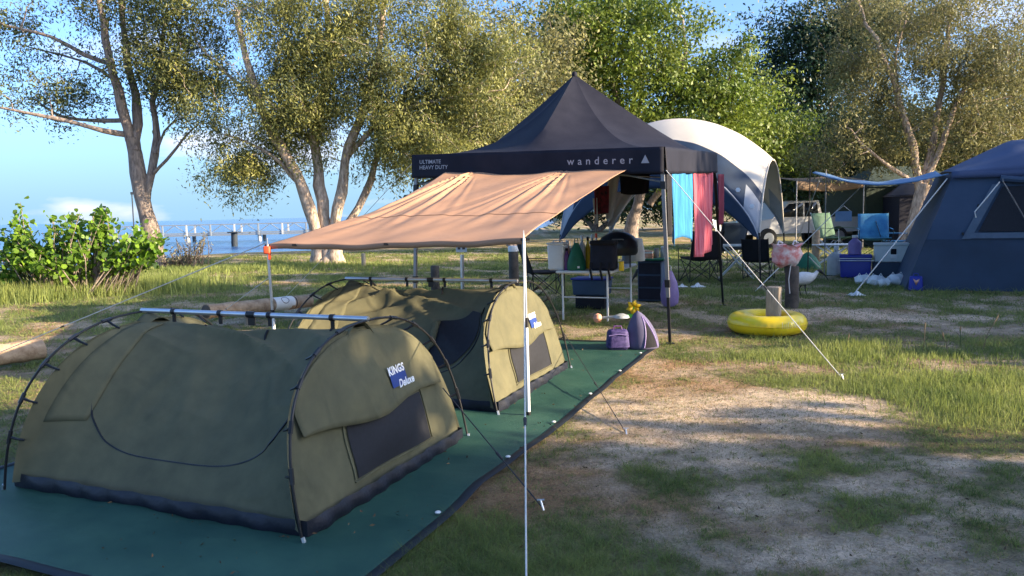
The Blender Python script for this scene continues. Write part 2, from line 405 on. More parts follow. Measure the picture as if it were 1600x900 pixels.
def tree(name, label, cat, base, stems, crown, leafmat, barkmat, nclus, nleaf, lsize, aspect=0.3, clr=0.42, droop=0.35, seed=1, group=None, twig=0.022, flat=0.75, gap=0.0, tintbias=0.0):
    """stems: list of (points, r0, r1); crown: list of (centre, rx, ry, rz, weight)"""
    g = np.random.default_rng(seed); pr = random.Random(seed)
    base = Vector(base)
    t = thing(name, label, cat, base, 0, group)
    tb = MB(); nodes = []; nrad = []
    for pts, r0, r1 in stems:
        pts = [Vector(p) for p in pts]; P = []
        for i in range(len(pts) - 1):
            k = max(2, int((pts[i + 1] - pts[i]).length / 0.45))
            for j in range(k):
                p0 = pts[max(i - 1, 0)]; p1 = pts[i]; p2 = pts[i + 1]; p3 = pts[min(i + 2, len(pts) - 1)]; u = j / k
                q = 0.5 * ((2 * p1) + (p2 - p0) * u + (2 * p0 - 5 * p1 + 4 * p2 - p3) * u * u + (3 * p1 - p0 - 3 * p2 + p3) * u ** 3)
                P.append(q)
        P.append(pts[-1])
        R = [(r0 + (r1 - r0) * (i / (len(P) - 1)) ** 0.8) * (1 + 0.10 * math.sin(i * 1.7 + r0 * 50)) for i in range(len(P))]
        if P[0].z < 0.35:
            R[0] *= 1.45
            if len(R) > 1: R[1] *= 1.15
        P = [p + Vector((pr.gauss(0, .03), pr.gauss(0, .03), 0)) * min(1, i) for i, p in enumerate(P)]
        tb.tube(P, R, 9)
        for p, r in zip(P, R):
            if p.z > 1.2: nodes.append(p); nrad.append(r)
    # leaf clumps and the twigs that carry them
    W = np.array([c[4] for c in crown], float); W /= W.sum(); cen = []
    boughs = []                                                      # clumps gather on boughs, with air between them
    for _ in range(max(30, nclus // 7)):
        k = g.choice(len(crown), p=W); c, rx, ry, rz, _w = crown[k]
        u = g.normal(size=3); u /= np.linalg.norm(u); r = g.uniform(0.15, 1) ** 0.45
        boughs.append((Vector(c) + Vector((u[0] * rx * r, u[1] * ry * r, u[2] * rz * r)), g.normal(0, .16)))
    bt = []
    for _ in range(nclus):
        c, tb_ = boughs[g.integers(len(boughs))]; u = g.normal(size=3) * clr * np.array([1.15, 1.15, .75])
        cen.append(c + Vector(u)); bt.append(tb_)
    nd = np.array([list(p) for p in nodes]); C = np.array([list(p) for p in cen])
    dist = np.min(np.linalg.norm(C[:, None] - nd[None], axis=2), 1); order = np.argsort(dist)
    cap = np.zeros((len(nodes) + 3 * nclus, 3)); cap[:len(nodes)] = nd; rad = list(nrad); cnt = len(nodes)
    for k in order:
        c = Vector(C[k]); dv = cap[:cnt] - C[k]; dd = np.linalg.norm(dv, axis=1) + 0.6 * np.maximum(0, dv[:, 2])
        j = int(np.argmin(dd)); p = Vector(cap[j]); r = min(rad[j] * 0.6, twig + 0.012 * (c - p).length)
        r = max(r, 0.008)
        m = (p + c) / 2 + Vector((pr.gauss(0, .12), pr.gauss(0, .12), pr.gauss(0.06, .12))) * (c - p).length
        tb.tube([p, (p * .5 + m * .5) + Vector((pr.gauss(0, .03), 0, pr.gauss(0, .03))), m, c], [r, r * .85, r * .65, r * .35], 5, cap=False)
        for q, f in ((m, .65), (c, .45)):
            cap[cnt] = list(q); rad.append(r * f); cnt += 1
    obj('trunk', tb, barkmat, t)
    per = g.poisson(nleaf, nclus); cl_t = g.normal(0.5 + tintbias, 0.15, nclus) + np.array(bt)
    idx = np.repeat(np.arange(nclus), per)
    off = g.normal(size=(len(idx), 3)) * clr * 0.5; off[:, 2] *= flat
    hang = np.abs(g.normal(size=len(idx))) * droop * clr * 0.7
    lc = C[idx] + off; lc[:, 2] -= hang
    ov = off / (np.linalg.norm(off, axis=1)[:, None] + 1e-6); ov[:, 2] += .25
    q = leaf_quads(lc, lsize, aspect, droop, g, ov)
    tint = np.clip(np.repeat(cl_t[idx] + g.normal(0, 0.22, len(idx)), 4), 0, 1)
    np_mesh('crown', q - np.array(base), len(lc), 4, leafmat, tint, parent=t)
    return t

def ST(pts, d, r0, r1, dd=0.0):
    n = len(pts); return ([wpt(x, y, d + dd * i / (n - 1)) for i, (x, y) in enumerate(pts)], r0, r1)
def CR(lst, d, depth=1.0):
    out = []
    for e in lst:
        px, py, rx, ry, w = e[:5]; dz = e[5] if len(e) > 5 else 0.0; dd = d + dz; k = dd / FPX
        out.append((wpt(px, py, dd), rx * k, max(rx, ry) * k * depth, ry * k, w))
    return out

d = 26.0
tree('paperbark_tree', 'tall open paperbark with forked dark trunk, standing by the water at far left', 'tree', G(243, 419),
     [ST([(243, 420), (238, 380), (228, 330), (215, 270), (205, 215)], d, .33, .22), ST([(205, 220), (185, 140), (165, 60), (150, -40)], d, .20, .07, -1),
      ST([(212, 235), (214, 170), (200, 100), (192, 20), (188, -60)], d, .19, .07, .8), ST([(226, 320), (236, 270), (243, 215), (240, 160), (252, 90), (262, 10)], d, .17, .05, .5),
      ST([(197, 210), (160, 204), (110, 190), (50, 178), (-40, 160)], d, .11, .03, -1.5), ST([(190, 188), (140, 188), (90, 180), (55, 155)], d, .09, .03, 1.2),
      ST([(172, 100), (130, 85), (80, 58), (10, 40), (-40, 20)], d, .09, .03, -.6), ST([(185, 130), (140, 100), (90, 85), (30, 70)], d, .07, .02, 1.5),
      ST([(241, 270), (262, 250), (290, 212), (310, 195)], d, .07, .02, -.5), ST([(243, 240), (258, 205), (280, 180)], d, .06, .02, .5)],
     CR([(25, 140, 60, 26, .8), (115, 145, 55, 22, .45), (50, 35, 90, 40, .7), (150, 30, 60, 50, .6), (265, 60, 55, 70, 2.2), (275, 140, 38, 52, 2.0), (230, -10, 80, 40, 1.2), (-20, 90, 60, 40, .4)], d),
     'leaf_mid', 'bark_grey', 470, 78, 0.12, 0.34, clr=.55, seed=4)
d = 25.6
tree('paperbark_tree', 'broad olive-leaved paperbark with clustered cream trunks behind the tan awning', 'tree', G(512, 413),
     [ST([(500, 413), (490, 350), (476, 300), (450, 250), (425, 205), (400, 150), (385, 90), (370, 20)], d, .26, .08, -.8), ST([(513, 413), (508, 340), (499, 290), (492, 220), (505, 150), (512, 60), (510, -20)], d, .25, .08, .4),
      ST([(526, 413), (523, 350), (533, 300), (545, 230), (572, 160), (592, 80), (600, 0)], d, .24, .08, -.3), ST([(535, 365), (570, 300), (600, 220), (640, 140), (690, 60)], d + .6, .16, .05, 1.2),
      ST([(540, 250), (590, 190), (650, 165), (720, 150), (790, 140)], d, .10, .03, -1), ST([(470, 290), (440, 255), (395, 225), (350, 210)], d, .09, .03, -.8), ST([(400, 160), (350, 110), (310, 70)], d, .08, .03)],
     CR([(385, 50, 120, 80, 2.0), (330, 160, 70, 60, 1.1), (400, 215, 65, 55, 1.1), (355, 268, 45, 24, .45), (500, 50, 110, 90, 2.0), (560, 190, 90, 60, 1.2), (470, 150, 80, 70, 1.4), (610, 70, 120, 100, 2.1),
         (700, 80, 100, 110, 2.0), (640, 215, 70, 50, .9), (605, 255, 45, 34, .4), (735, 150, 80, 90, 1.5), (700, 215, 80, 36, .7), (480, 240, 40, 30, .35), (545, -30, 200, 60, 1.6), (760, 60, 60, 90, 1.0)], d, .9),
     'leaf_paperbark', 'bark_pale', 1500, 118, 0.12, 0.30, clr=.44, droop=.6, flat=1.0, seed=8)
d = 27.0
tree('paperbark_tree', 'pale branching paperbark rising behind the blue cabin tent at right', 'tree', G(1425, 388),
     [ST([(1422, 390), (1432, 335), (1440, 288)], d, .30, .22), ST([(1438, 300), (1425, 230), (1410, 180), (1395, 120), (1365, 60), (1340, 0)], d, .17, .04, -.8), ST([(1441, 290), (1458, 220), (1470, 150), (1480, 60), (1486, -20)], d, .16, .04, .6),
      ST([(1443, 285), (1480, 205), (1500, 145), (1540, 115), (1610, 70)], d, .14, .03, -.5), ST([(1432, 285), (1398, 266), (1368, 246), (1345, 222), (1330, 200)], d, .09, .025, -.8), ST([(1412, 185), (1380, 150), (1340, 130)], d, .06, .02), ST([(1402, 140), (1400, 80), (1420, 20)], d, .06, .02, .5),
      ST([(1497, 150), (1530, 160), (1580, 150)], d, .06, .02, .4)],
     CR([(1400, 70, 100, 80, 1.5), (1500, 50, 110, 80, 1.7), (1570, 140, 90, 90, 1.5), (1480, 190, 90, 70, 1.0), (1355, 160, 60, 55, .8), (1395, 225, 55, 34, .5), (1570, 225, 70, 40, .7), (1440, 0, 140, 50, 1.0), (1630, 60, 80, 90, 1.0), (1300, 225, 50, 35, .4)], d),
     'leaf_dry', 'bark_pale', 950, 84, 0.12, 0.30, clr=.44, droop=.5, flat=1.0, seed=15)
d = 40.0
tree('leafy_tree', 'bright green broad-leaved tree rising behind the black gazebo peak', 'tree', G(985, 376),
     [ST([(985, 377), (990, 340), (1000, 300), (985, 220), (960, 140), (930, 60)], d, .35, .07), ST([(1000, 305), (1020, 250), (1050, 170), (1070, 80), (1060, 10)], d, .24, .06, .5), ST([(1015, 320), (1050, 270), (1100, 190), (1140, 120)], d, .2, .05, -1), ST([(985, 240), (1000, 160), (1000, 60)], d, .15, .04, -1)],
     CR([(925, 60, 70, 75, 1.3), (1030, 45, 80, 60, 1.4), (1110, 110, 55, 55, 1.0), (1135, 75, 35, 30, .35), (980, 140, 110, 70, 1.7), (1075, 190, 90, 50, 1.2), (890, 150, 60, 80, 1.1), (960, 10, 90, 40, .9), (860, 60, 40, 40, .35), (1060, 240, 130, 40, 1.0)], d, .8),
     'leaf_bright', 'bark_grey', 760, 88, 0.20, 0.5, clr=.85, droop=.2, seed=21)
BG = 'trees massed behind the campsite'
def back(name, label, d, base_px, crown, lm, nclus, nleaf, ls, seed, dep=.8, bias=0.0, asp=.45, clr=.95, low=False):
    b = at(base_px, 400, d); b.z = 0
    top = crown[0]; st = []
    for k, c in enumerate(crown[:3]):
        c3 = wpt(c[0], c[1], d); st.append(([b + Vector((k * .15, 0, -.05)), b.lerp(c3, .4) + Vector((.2 - .2 * k, .2, .3)), c3], .22, .05))
    tree(name, label, 'tree', b, st, CR(crown, d, dep), lm, 'bark_grey', nclus, nleaf, ls, asp, clr=clr, droop=.2, seed=seed, group=BG, tintbias=bias)
back('bushy_tree', 'brownish olive tree between the broad paperbark and the gazebo', 36, 800, [(815, 110, 55, 70, 1), (790, 190, 70, 60, 1), (850, 200, 45, 60, .7), (830, 40, 40, 40, .4)], 'leaf_dry', 300, 70, .19, 31)
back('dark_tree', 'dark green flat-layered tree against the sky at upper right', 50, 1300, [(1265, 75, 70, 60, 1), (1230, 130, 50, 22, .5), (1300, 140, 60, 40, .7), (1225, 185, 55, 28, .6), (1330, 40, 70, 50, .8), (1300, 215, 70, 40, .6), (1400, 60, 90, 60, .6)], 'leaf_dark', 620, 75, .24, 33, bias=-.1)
back('bushy_tree', 'yellow-green bushy tree behind the white dome shelter', 43, 1180, [(1180, 190, 50, 45, 1), (1130, 235, 70, 45, 1), (1215, 240, 40, 40, .6)], 'leaf_bright', 330, 65, .2, 35)
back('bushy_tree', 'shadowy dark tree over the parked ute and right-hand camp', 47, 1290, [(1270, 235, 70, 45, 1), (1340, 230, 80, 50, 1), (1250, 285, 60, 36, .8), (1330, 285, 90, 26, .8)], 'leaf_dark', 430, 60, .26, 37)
back('bushy_tree', 'dense mid-green tree behind the right paperbark trunk', 45, 1450, [(1450, 210, 90, 60, 1), (1400, 265, 80, 40, .8), (1490, 275, 60, 40, .6)], 'leaf_mid', 430, 60, .24, 39)
back('bushy_tree', 'olive tree above the blue cabin tent roof at right edge', 40, 1570, [(1560, 220, 80, 50, 1), (1620, 150, 70, 80, 1), (1520, 240, 50, 40, .5)], 'leaf_mid', 360, 60, .22, 41, bias=.15)
back('bushy_tree', 'dark green tree left of the gazebo roof, behind the paperbark', 38, 735, [(740, 210, 60, 46, 1), (690, 235, 50, 30, .6), (770, 250, 50, 26, .5)], 'leaf_mid', 260, 65, .2, 43, bias=-.1)
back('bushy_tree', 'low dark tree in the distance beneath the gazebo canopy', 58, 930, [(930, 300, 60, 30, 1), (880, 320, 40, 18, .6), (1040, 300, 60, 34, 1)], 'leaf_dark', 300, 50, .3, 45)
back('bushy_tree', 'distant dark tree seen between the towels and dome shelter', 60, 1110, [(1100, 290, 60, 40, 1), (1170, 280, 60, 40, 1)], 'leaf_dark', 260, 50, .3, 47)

# unseen trees added right of the view to throw long evening shade
def added_shade_tree(name, label, x, y, h, rx, ry, lm, seed, nclus=420, z0=0.6):
    b = Vector((x, y, 0)); m = (h + z0) / 2
    cr_ = [((x, y, m), rx, ry, (h - z0) / 2, 1.2), ((x, y - ry * .45, m * .8), rx * .8, ry * .6, (h - z0) * .42, .8), ((x, y + ry * .45, m * .8), rx * .8, ry * .6, (h - z0) * .42, .8)]
    st = [([b, b + Vector((.1, 0, h * .35)), b + Vector((0, .2, h * .85))], .25, .06), ([b + Vector((0, 0, h * .3)), b + Vector((.2, ry * .5, h * .6))], .14, .04), ([b + Vector((0, 0, h * .3)), b + Vector((.2, -ry * .5, h * .6))], .14, .04)]
    tree(name, label, 'tree', b, st, cr_, lm, 'bark_grey', nclus, 46, .36, .6, clr=.6, droop=.2, seed=seed, group='unseen trees added right of the view for shade')
added_shade_tree('added_shade_tree', 'tall dense unseen tree added right of the camera to shade the foreground swag', 13.5, -3.9, 9.2, 2.8, 3.7, 'leaf_mid', 51, 1500, .2)
added_shade_tree('added_shade_tree', 'farther tall unseen tree added behind the first to close gaps in its shade', 21.0, -6.5, 11.5, 2.8, 3.5, 'leaf_mid', 57, 900, .2)
added_shade_tree('added_shade_tree', 'dense unseen tree added right of and behind the camera for foreground shade', 12.0, -9.4, 7.8, 3.0, 4.0, 'leaf_mid', 52, 600, .2)
added_shade_tree('added_shade_tree', 'rounded unseen tree added right of the view to shade the gazebo kitchen', 18.5, 6.9, 7.2, 2.0, 2.3, 'leaf_mid', 53, 520, .2)
added_shade_tree('added_shade_tree', 'spreading unseen tree added far right to shade the cabin tent', 27.0, 8.5, 9.2, 3.0, 3.4, 'leaf_mid', 54, 560, .2)
added_shade_tree('added_shade_tree', 'tallest unseen tree added far right to shade the left lawn', 31.0, 12.8, 14.0, 3.0, 2.6, 'leaf_mid', 55, 620, .2)
added_shade_tree('added_shade_tree', 'slender tall unseen tree added far right to shade the left lawn', 27.0, 5.0, 12.5, 2.2, 1.7, 'leaf_mid', 56, 420, 3.0)

# ------------------------------------------------------------------ left shrub and bank plants
def leafy_shrub(name, label, base, ell, n, size, lm, seed, stems=14, aspect=.85, group=None):
    g = np.random.default_rng(seed); pr = random.Random(seed); base = Vector(base); t = thing(name, label, 'shrub', base, 0, group)
    sb = MB(); cs = []; Wt = np.array([e[4] for e in ell]); Wt = Wt / Wt.sum()
    nsp = stems * 7
    for i in range(nsp):
        k = g.choice(len(ell), p=Wt); c, rx, ry, rz, _ = ell[k]; u = g.normal(size=3); u /= np.linalg.norm(u); r = g.uniform(.1, 1) ** .5
        tip = Vector(c) + Vector((u[0] * rx, u[1] * ry, u[2] * rz)) * r; tip.z = max(tip.z, .15)
        root = Vector((base.x + (tip.x - base.x) * .55 + pr.gauss(0, .15), base.y + (tip.y - base.y) * .6 + pr.gauss(0, .15), 0))
        mid = root.lerp(tip, .55) + Vector((pr.gauss(0, .1), pr.gauss(0, .1), .12))
        sb.tube([root, mid, tip], [.016, .011, .005], 5, cap=False)
        m = int(n / nsp)
        for j in range(m):
            s = .45 + .6 * j / m; q = mid.lerp(tip, (s - .45) / .55) if s > .45 else mid
            cs.append(list(q + Vector((pr.gauss(0, size * .55), pr.gauss(0, size * .55), pr.gauss(0, size * .4)))))
    obj('stem', sb, 'bark_grey', t)
    C = np.array(cs); N = len(C); ang = np.linspace(0, 2 * np.pi, 7)[:-1]
    a = g.normal(size=(N, 3)); a[:, 2] -= .5; a /= np.linalg.norm(a, axis=1)[:, None]
    nn = g.normal(size=(N, 3)) * .55; nn[:, 2] += .6; nn[:, 0] += .35; nn -= a * (nn * a).sum(1)[:, None]; nn /= np.linalg.norm(nn, axis=1)[:, None]
    b = np.cross(a, nn); sz = (size * g.uniform(.55, 1.25, N))[:, None]
    prof = [(-.48, .0, 0), (-.36, .40, .10), (.08, .46, .10), (.52, .0, -.06), (.08, -.46, .10), (-.36, -.40, .10)]
    q = np.stack([C + a * (u * sz) + b * (v * sz * aspect) + nn * (wv * sz) for u, v, wv in prof], 1).reshape(-1, 3)
    tint = np.clip(np.repeat(g.normal(.5, .3, N), 6), 0, 1)
    np_mesh('foliage', q - np.array(base), N, 6, lm, tint, parent=t)
    return t
d = 16.6
leafy_shrub('coastal_shrub', 'big-leaved bright green shrub on the bank at left edge', G(120, 458),
            CR([(110, 395, 95, 45, 1.3), (30, 400, 60, 50, .9), (205, 385, 50, 42, .8), (130, 350, 50, 30, .7), (25, 335, 16, 32, .28), (165, 335, 14, 26, .16), (60, 435, 80, 26, .8), (-40, 390, 60, 60, .6), (195, 342, 34, 10, .14), (240, 372, 22, 18, .2)], d, .8), 3800, .13, 'leaf_bush', 61, 30)
leafy_shrub('twiggy_shrub', 'small grey twiggy shrub beside the leftmost paperbark base', G(290, 416), CR([(290, 392, 28, 24, 1), (318, 375, 10, 24, .3), (262, 405, 22, 14, .5)], 25.0, .8), 700, .07, 'leaf_shrub', 62, 12, .6)

# ------------------------------------------------------------------ grass
def blade_field(name, label, pos, h, wdt, lm, lean=.5, seed=3, tintv=None):
    g = np.random.default_rng(seed); N = len(pos)
    th = g.uniform(0, 2 * np.pi, N); dx, dy = np.cos(th), np.sin(th); ph = g.uniform(0, 2 * np.pi, N); le = np.abs(g.normal(0, lean, N)) * h
    p = np.zeros((N, 3, 3)); p[:, 0, :] = pos; p[:, 1, :] = pos; p[:, 2, :] = pos
    p[:, 0, 0] -= dx * wdt / 2; p[:, 0, 1] -= dy * wdt / 2; p[:, 1, 0] += dx * wdt / 2; p[:, 1, 1] += dy * wdt / 2
    p[:, 2, 0] += np.cos(ph) * le; p[:, 2, 1] += np.sin(ph) * le; p[:, 2, 2] += h
    t = np.repeat(np.clip(g.normal(.5, .28, N) if tintv is None else tintv + g.normal(0, .2, N), 0, 1), 3)
    o = np_mesh(name, p.reshape(-1, 3), N, 3, lm, t)
    tag(o, label, 'grass', kind='stuff'); return o
MAT0 = G(590, 900); MAT_C = Vector((-0.845, 2.75, 0))
def on_mat(x, y):
    a = (x - MAT_C.x) * E1.x + (y - MAT_C.y) * E1.y; b = -((x - MAT_C.x) * E2.x + (y - MAT_C.y) * E2.y)
    return (a > -.01) & (a < 6.52) & (b > -.005) & (b < 3.12)
def wedge(N, r0, r1, a0=-41, a1=41, seed=1):
    g = np.random.default_rng(seed); r = np.exp(g.uniform(np.log(r0), np.log(r1), N)); a = np.radians(g.uniform(a0, a1, N))
    return r * np.sin(a), r * np.cos(a), r, g
x, y, r, g = wedge(850000, 2.6, 34)
s, dd_, gg, far = masks(x, y)
gg = np.clip(gg + .30 * NW4(x, y) + .12 * NW2(x * 1.7, y * 1.7), 0, 1.5)
keep = (g.uniform(0, 1, len(x)) < np.clip(gg, .07, 1)) & ~on_mat(x, y) & (y < np.interp(x, SH_X, SH_Y) - .5)
x, y, r, gg = x[keep], y[keep], r[keep], gg[keep]
hh = (.006 + .013 * gg + np.maximum(0, gg - 1.0) * .045) * g.uniform(.5, 1.6, len(x)) * (1 + .9 * np.clip((r - 6) / 8, 0, 1))
blade_field('grass', 'short patchy green grass over the sandy campsite lawn', np.stack([x, y, ground_z(x, y)], 1), hh, np.maximum(.0026, r * .0008), 'grass_blade', 1.3, 5)
x, y, r, g = wedge(280000, 2.6, 18, seed=2)
s, dd_, gg, far = masks(x, y)
keep = (g.uniform(0, 1, len(x)) < np.clip(dd_ * .9 + s * .30 + .16 + .2 * NW4(x, y), .02, 1)) & ~on_mat(x, y)
x, y, r = x[keep], y[keep], r[keep]
blade_field('dry_grass', 'dead brown grass and straw lying on the bare sand', np.stack([x, y, ground_z(x, y)], 1), .012 * g.uniform(.3, 1.8, len(x)), np.maximum(.003, r * .0008), 'dry_blade', 2.6, 6)
# longer grass on the bank under the shrub, along the shore and in the sunny tuft on the right
P = []; H = []
g = np.random.default_rng(77)
def tuft_zone(px, py, rx, ry, n, h0, h1):
    p = G(px, py); xx = g.normal(p.x, rx, n); yy = g.normal(p.y, ry, n); P.append(np.stack([xx, yy, ground_z(xx, yy)], 1)); H.append(g.uniform(h0, h1, n))
tuft_zone(90, 458, 1.6, .7, 9000, .12, .42); tuft_zone(200, 445, 1.0, .8, 5000, .10, .34); tuft_zone(10, 468, .8, .6, 4000, .15, .5)
tuft_zone(330, 423, 2.2, .7, 3500, .06, .2); tuft_zone(470, 418, 2.5, .8, 3500, .06, .2)
tuft_zone(1470, 600, .55, .35, 3200, .03, .10); tuft_zone(1400, 560, .9, .2, 1600, .03, .10); tuft_zone(1330, 545, .3, .2, 900, .05, .15); tuft_zone(1560, 640, .35, .25, 1600, .04, .11); tuft_zone(1250, 560, .6, .15, 1200, .03, .09)
P = np.concatenate(P); H = np.concatenate(H); k = ~on_mat(P[:, 0], P[:, 1]); P, H = P[k], H[k]
blade_field('long_grass', 'longer bright grass on the bank, shore edge and sunny tuft', P, H, np.maximum(.005, np.hypot(P[:, 0], P[:, 1]) * .0010), 'grass_blade', .35, 8, np.full(len(P), .68))
# fallen leaves and twigs on the sand
lb = np.random.default_rng(5); x, y, r, g = wedge(1100, 2.8, 11, -30, 40, seed=9)
om = on_mat(x, y); zz = np.where(om, .034, ground_z(x, y) + .006)
q = leaf_quads(np.stack([x, y, zz], 1), .026, .4, 0, lb); q[:, 2] = np.clip(q[:, 2], np.repeat(zz, 4) - .002, np.repeat(zz, 4) + .012)
mat('litter_leaf', (.05, .03, .02), .8, c2=(.22, .13, .06), scale=3, tint=.3)
tag(np_mesh('leaf_litter', q, len(x), 4, 'litter_leaf', np.repeat(lb.uniform(0, 1, len(x)), 4)), 'dead leaves scattered over the sand', 'leaf litter', kind='stuff')
# ------------------------------------------------------------------ camp materials
mat('canvas', (0.106, 0.103, 0.064), 0.9, spec=0.15, c2=(0.150, 0.140, 0.082), scale=5, bump=0.12, bscale=260, trans=0.06, crease=0.35)
mat('canvas_dark', (0.10, 0.095, 0.065), 0.85, var=.15, scale=6, bump=0.12, bscale=260)
mat('mesh_window', (0.012, 0.013, 0.018), 0.75, var=.2, scale=30)
mat('tub_pvc', (0.009, 0.011, 0.020), 0.5, var=.3, scale=9, bump=0.15, bscale=60)
mat('black_pole', (0.012, 0.012, 0.014), 0.4, var=.2, scale=20)
mat('aluminium', (0.62, 0.63, 0.66), 0.34, var=.08, scale=14, metal=0.85)
mat('white_pole', (0.72, 0.72, 0.72), 0.4, var=.06, scale=14)
mat('rope', (0.62, 0.60, 0.55), 0.8, var=.12, scale=60)
mat('rope_dark', (0.04, 0.04, 0.045), 0.8, var=.2, scale=60)
mat('logo_blue', (0.015, 0.045, 0.22), 0.6, var=.08)
mat('logo_white', (0.78, 0.80, 0.82), 0.6, var=.05)
mat('mat_green', (0.011, 0.060, 0.043), 0.62, c2=(0.034, 0.100, 0.066), scale=2.2, bump=0.3, bscale=420, crease=.12)
mat('mat_edge', (0.008, 0.012, 0.016), 0.6, var=.2)
mat('tarp_tan', (0.41, 0.232, 0.138), 0.75, c2=(0.47, 0.272, 0.165), scale=3, trans=0.10, bump=0.05, bscale=200)
mat('gazebo_cloth', (0.009, 0.010, 0.019), 0.7, spec=0.2, c2=(0.016, 0.017, 0.028), scale=4, bump=0.08, bscale=300)
mat('print_grey', (0.33, 0.32, 0.34), 0.6, var=.06)
mat('dome_cream', (0.62, 0.57, 0.49), 0.6, var=.06, scale=2, trans=.12)
mat('dome_navy', (0.012, 0.030, 0.065), 0.65, var=.15, scale=3)
mat('dome_grey', (0.34, 0.37, 0.42), 0.6, var=.1, scale=3, trans=.1)
mat('tent_blue', (0.030, 0.058, 0.105), 0.7, c2=(0.044, 0.075, 0.13), scale=2, bump=.06, bscale=150)
mat('tent_roof', (0.048, 0.070, 0.14), 0.6, var=.1, scale=2)
mat('tent_lower', (0.018, 0.038, 0.070), 0.6, var=.15, scale=2)
mat('tent_trim', (0.085, 0.12, 0.165), 0.7, var=.1)
mat('towel_blue', (0.02, 0.13, 0.38), 0.95, c2=(0.06, 0.30, 0.50), scale=3, stretch=(6, 6, .6), bump=.2, bscale=180, trans=.1)
mat('towel_red', (0.40, 0.010, 0.032), 0.95, c2=(0.60, 0.22, 0.27), scale=2.2, stretch=(14, 14, .15), bump=.2, bscale=180, trans=.1)
mat('cloth_white', (0.62, 0.60, 0.55), 0.9, var=.08, scale=5, trans=.1)
mat('cloth_maroon', (0.13, 0.012, 0.03), 0.9, var=.2, scale=8)
mat('cloth_black', (0.010, 0.010, 0.014), 0.9, var=.2, scale=8)
mat('cloth_tartan', (0.02, 0.015, 0.02), 0.9, c2=(0.30, 0.03, 0.05), scale=14)
mat('plastic_white', (0.72, 0.72, 0.70), 0.4, var=.05)
mat('plastic_clear', (0.55, 0.58, 0.58), 0.25, var=.1, trans=.35)
mat('plastic_purple', (0.14, 0.05, 0.19), 0.45, var=.15)
mat('plastic_lilac', (0.27, 0.20, 0.44), 0.5, var=.1, trans=.1)
mat('bag_green', (0.012, 0.13, 0.07), 0.6, var=.2)
mat('bag_navy', (0.010, 0.012, 0.026), 0.75, var=.25, bump=.2, bscale=30)
mat('grey_plastic', (0.20, 0.21, 0.21), 0.45, var=.1)
mat('cooker_grey', (0.42, 0.42, 0.39), 0.45, var=.08)
mat('dark_lid', (0.030, 0.036, 0.045), 0.3, var=.2)
mat('yellow_plastic', (0.75, 0.50, 0.02), 0.4, var=.06)
mat('ring_yellow', (0.84, 0.58, 0.012), 0.30, c2=(0.88, 0.66, 0.03), scale=4, bump=.06, bscale=18, coat=.2)
mat('wood_post', (0.24, 0.19, 0.14), 0.9, c2=(0.42, 0.34, 0.24), scale=6, stretch=(6, 6, .7), bump=.4, bscale=20)
mat('wood_log', (0.26, 0.17, 0.10), 0.9, c2=(0.50, 0.36, 0.23), scale=5, stretch=(2, 2, 2), bump=.5, bscale=16)
mat('wood_dark', (0.055, 0.045, 0.038), 0.9, c2=(0.12, 0.10, 0.08), scale=6, bump=.4, bscale=20)
mat('paint_white', (0.70, 0.68, 0.62), 0.7, c2=(0.80, 0.78, 0.72), scale=9)
mat('feather_white', (0.58, 0.56, 0.53), 0.9, c2=(0.70, 0.69, 0.66), scale=22, bump=.3, bscale=60)
mat('skin_black', (0.02, 0.02, 0.022), 0.6, var=.2)
mat('esky_blue', (0.010, 0.022, 0.26), 0.4, var=.1)
mat('fridge_white', (0.58, 0.62, 0.60), 0.45, var=.05)
mat('chair_blue', (0.03, 0.13, 0.28), 0.8, c2=(0.10, 0.34, 0.48), scale=3)
mat('chair_green', (0.06, 0.12, 0.07), 0.8, var=.25)
mat('steel_grey', (0.25, 0.25, 0.26), 0.4, var=.1, metal=.5)
mat('bag_red', (0.62, 0.06, 0.04), 0.6, c2=(0.75, 0.70, 0.66), scale=9)
mat('car_white', (0.45, 0.46, 0.47), 0.3, var=.04, coat=.4)
mat('car_glass', (0.015, 0.02, 0.025), 0.12, var=.1)
mat('rubber', (0.018, 0.018, 0.018), 0.8, var=.2)
mat('tent_green', (0.028, 0.045, 0.032), 0.8, var=.15)
mat('tarp_brown', (0.20, 0.13, 0.075), 0.8, var=.15)
mat('door_brown', (0.10, 0.05, 0.03), 0.8, var=.15)
mat('toy_purple', (0.085, 0.08, 0.145), 0.8, c2=(0.12, 0.11, 0.19), scale=6)
mat('bag_purple', (0.016, 0.011, 0.075), 0.7, c2=(0.085, 0.06, 0.19), scale=26)
mat('toy_pink', (0.72, 0.42, 0.32), 0.6, c2=(0.62, 0.24, 0.12), scale=14)
mat('toy_green', (0.10, 0.45, 0.05), 0.5, var=.1)
mat('jetty_white', (0.42, 0.43, 0.43), 0.6, var=.08)
mat('jetty_grey', (0.20, 0.23, 0.26), 0.7, var=.15)
mat('pile_dark', (0.03, 0.04, 0.05), 0.8, var=.2)
mat('tarp_blue', (0.13, 0.25, 0.42), 0.6, c2=(0.20, 0.33, 0.50), scale=3, trans=.2)
mat('orange_plastic', (0.75, 0.10, 0.03), 0.45, var=.1)

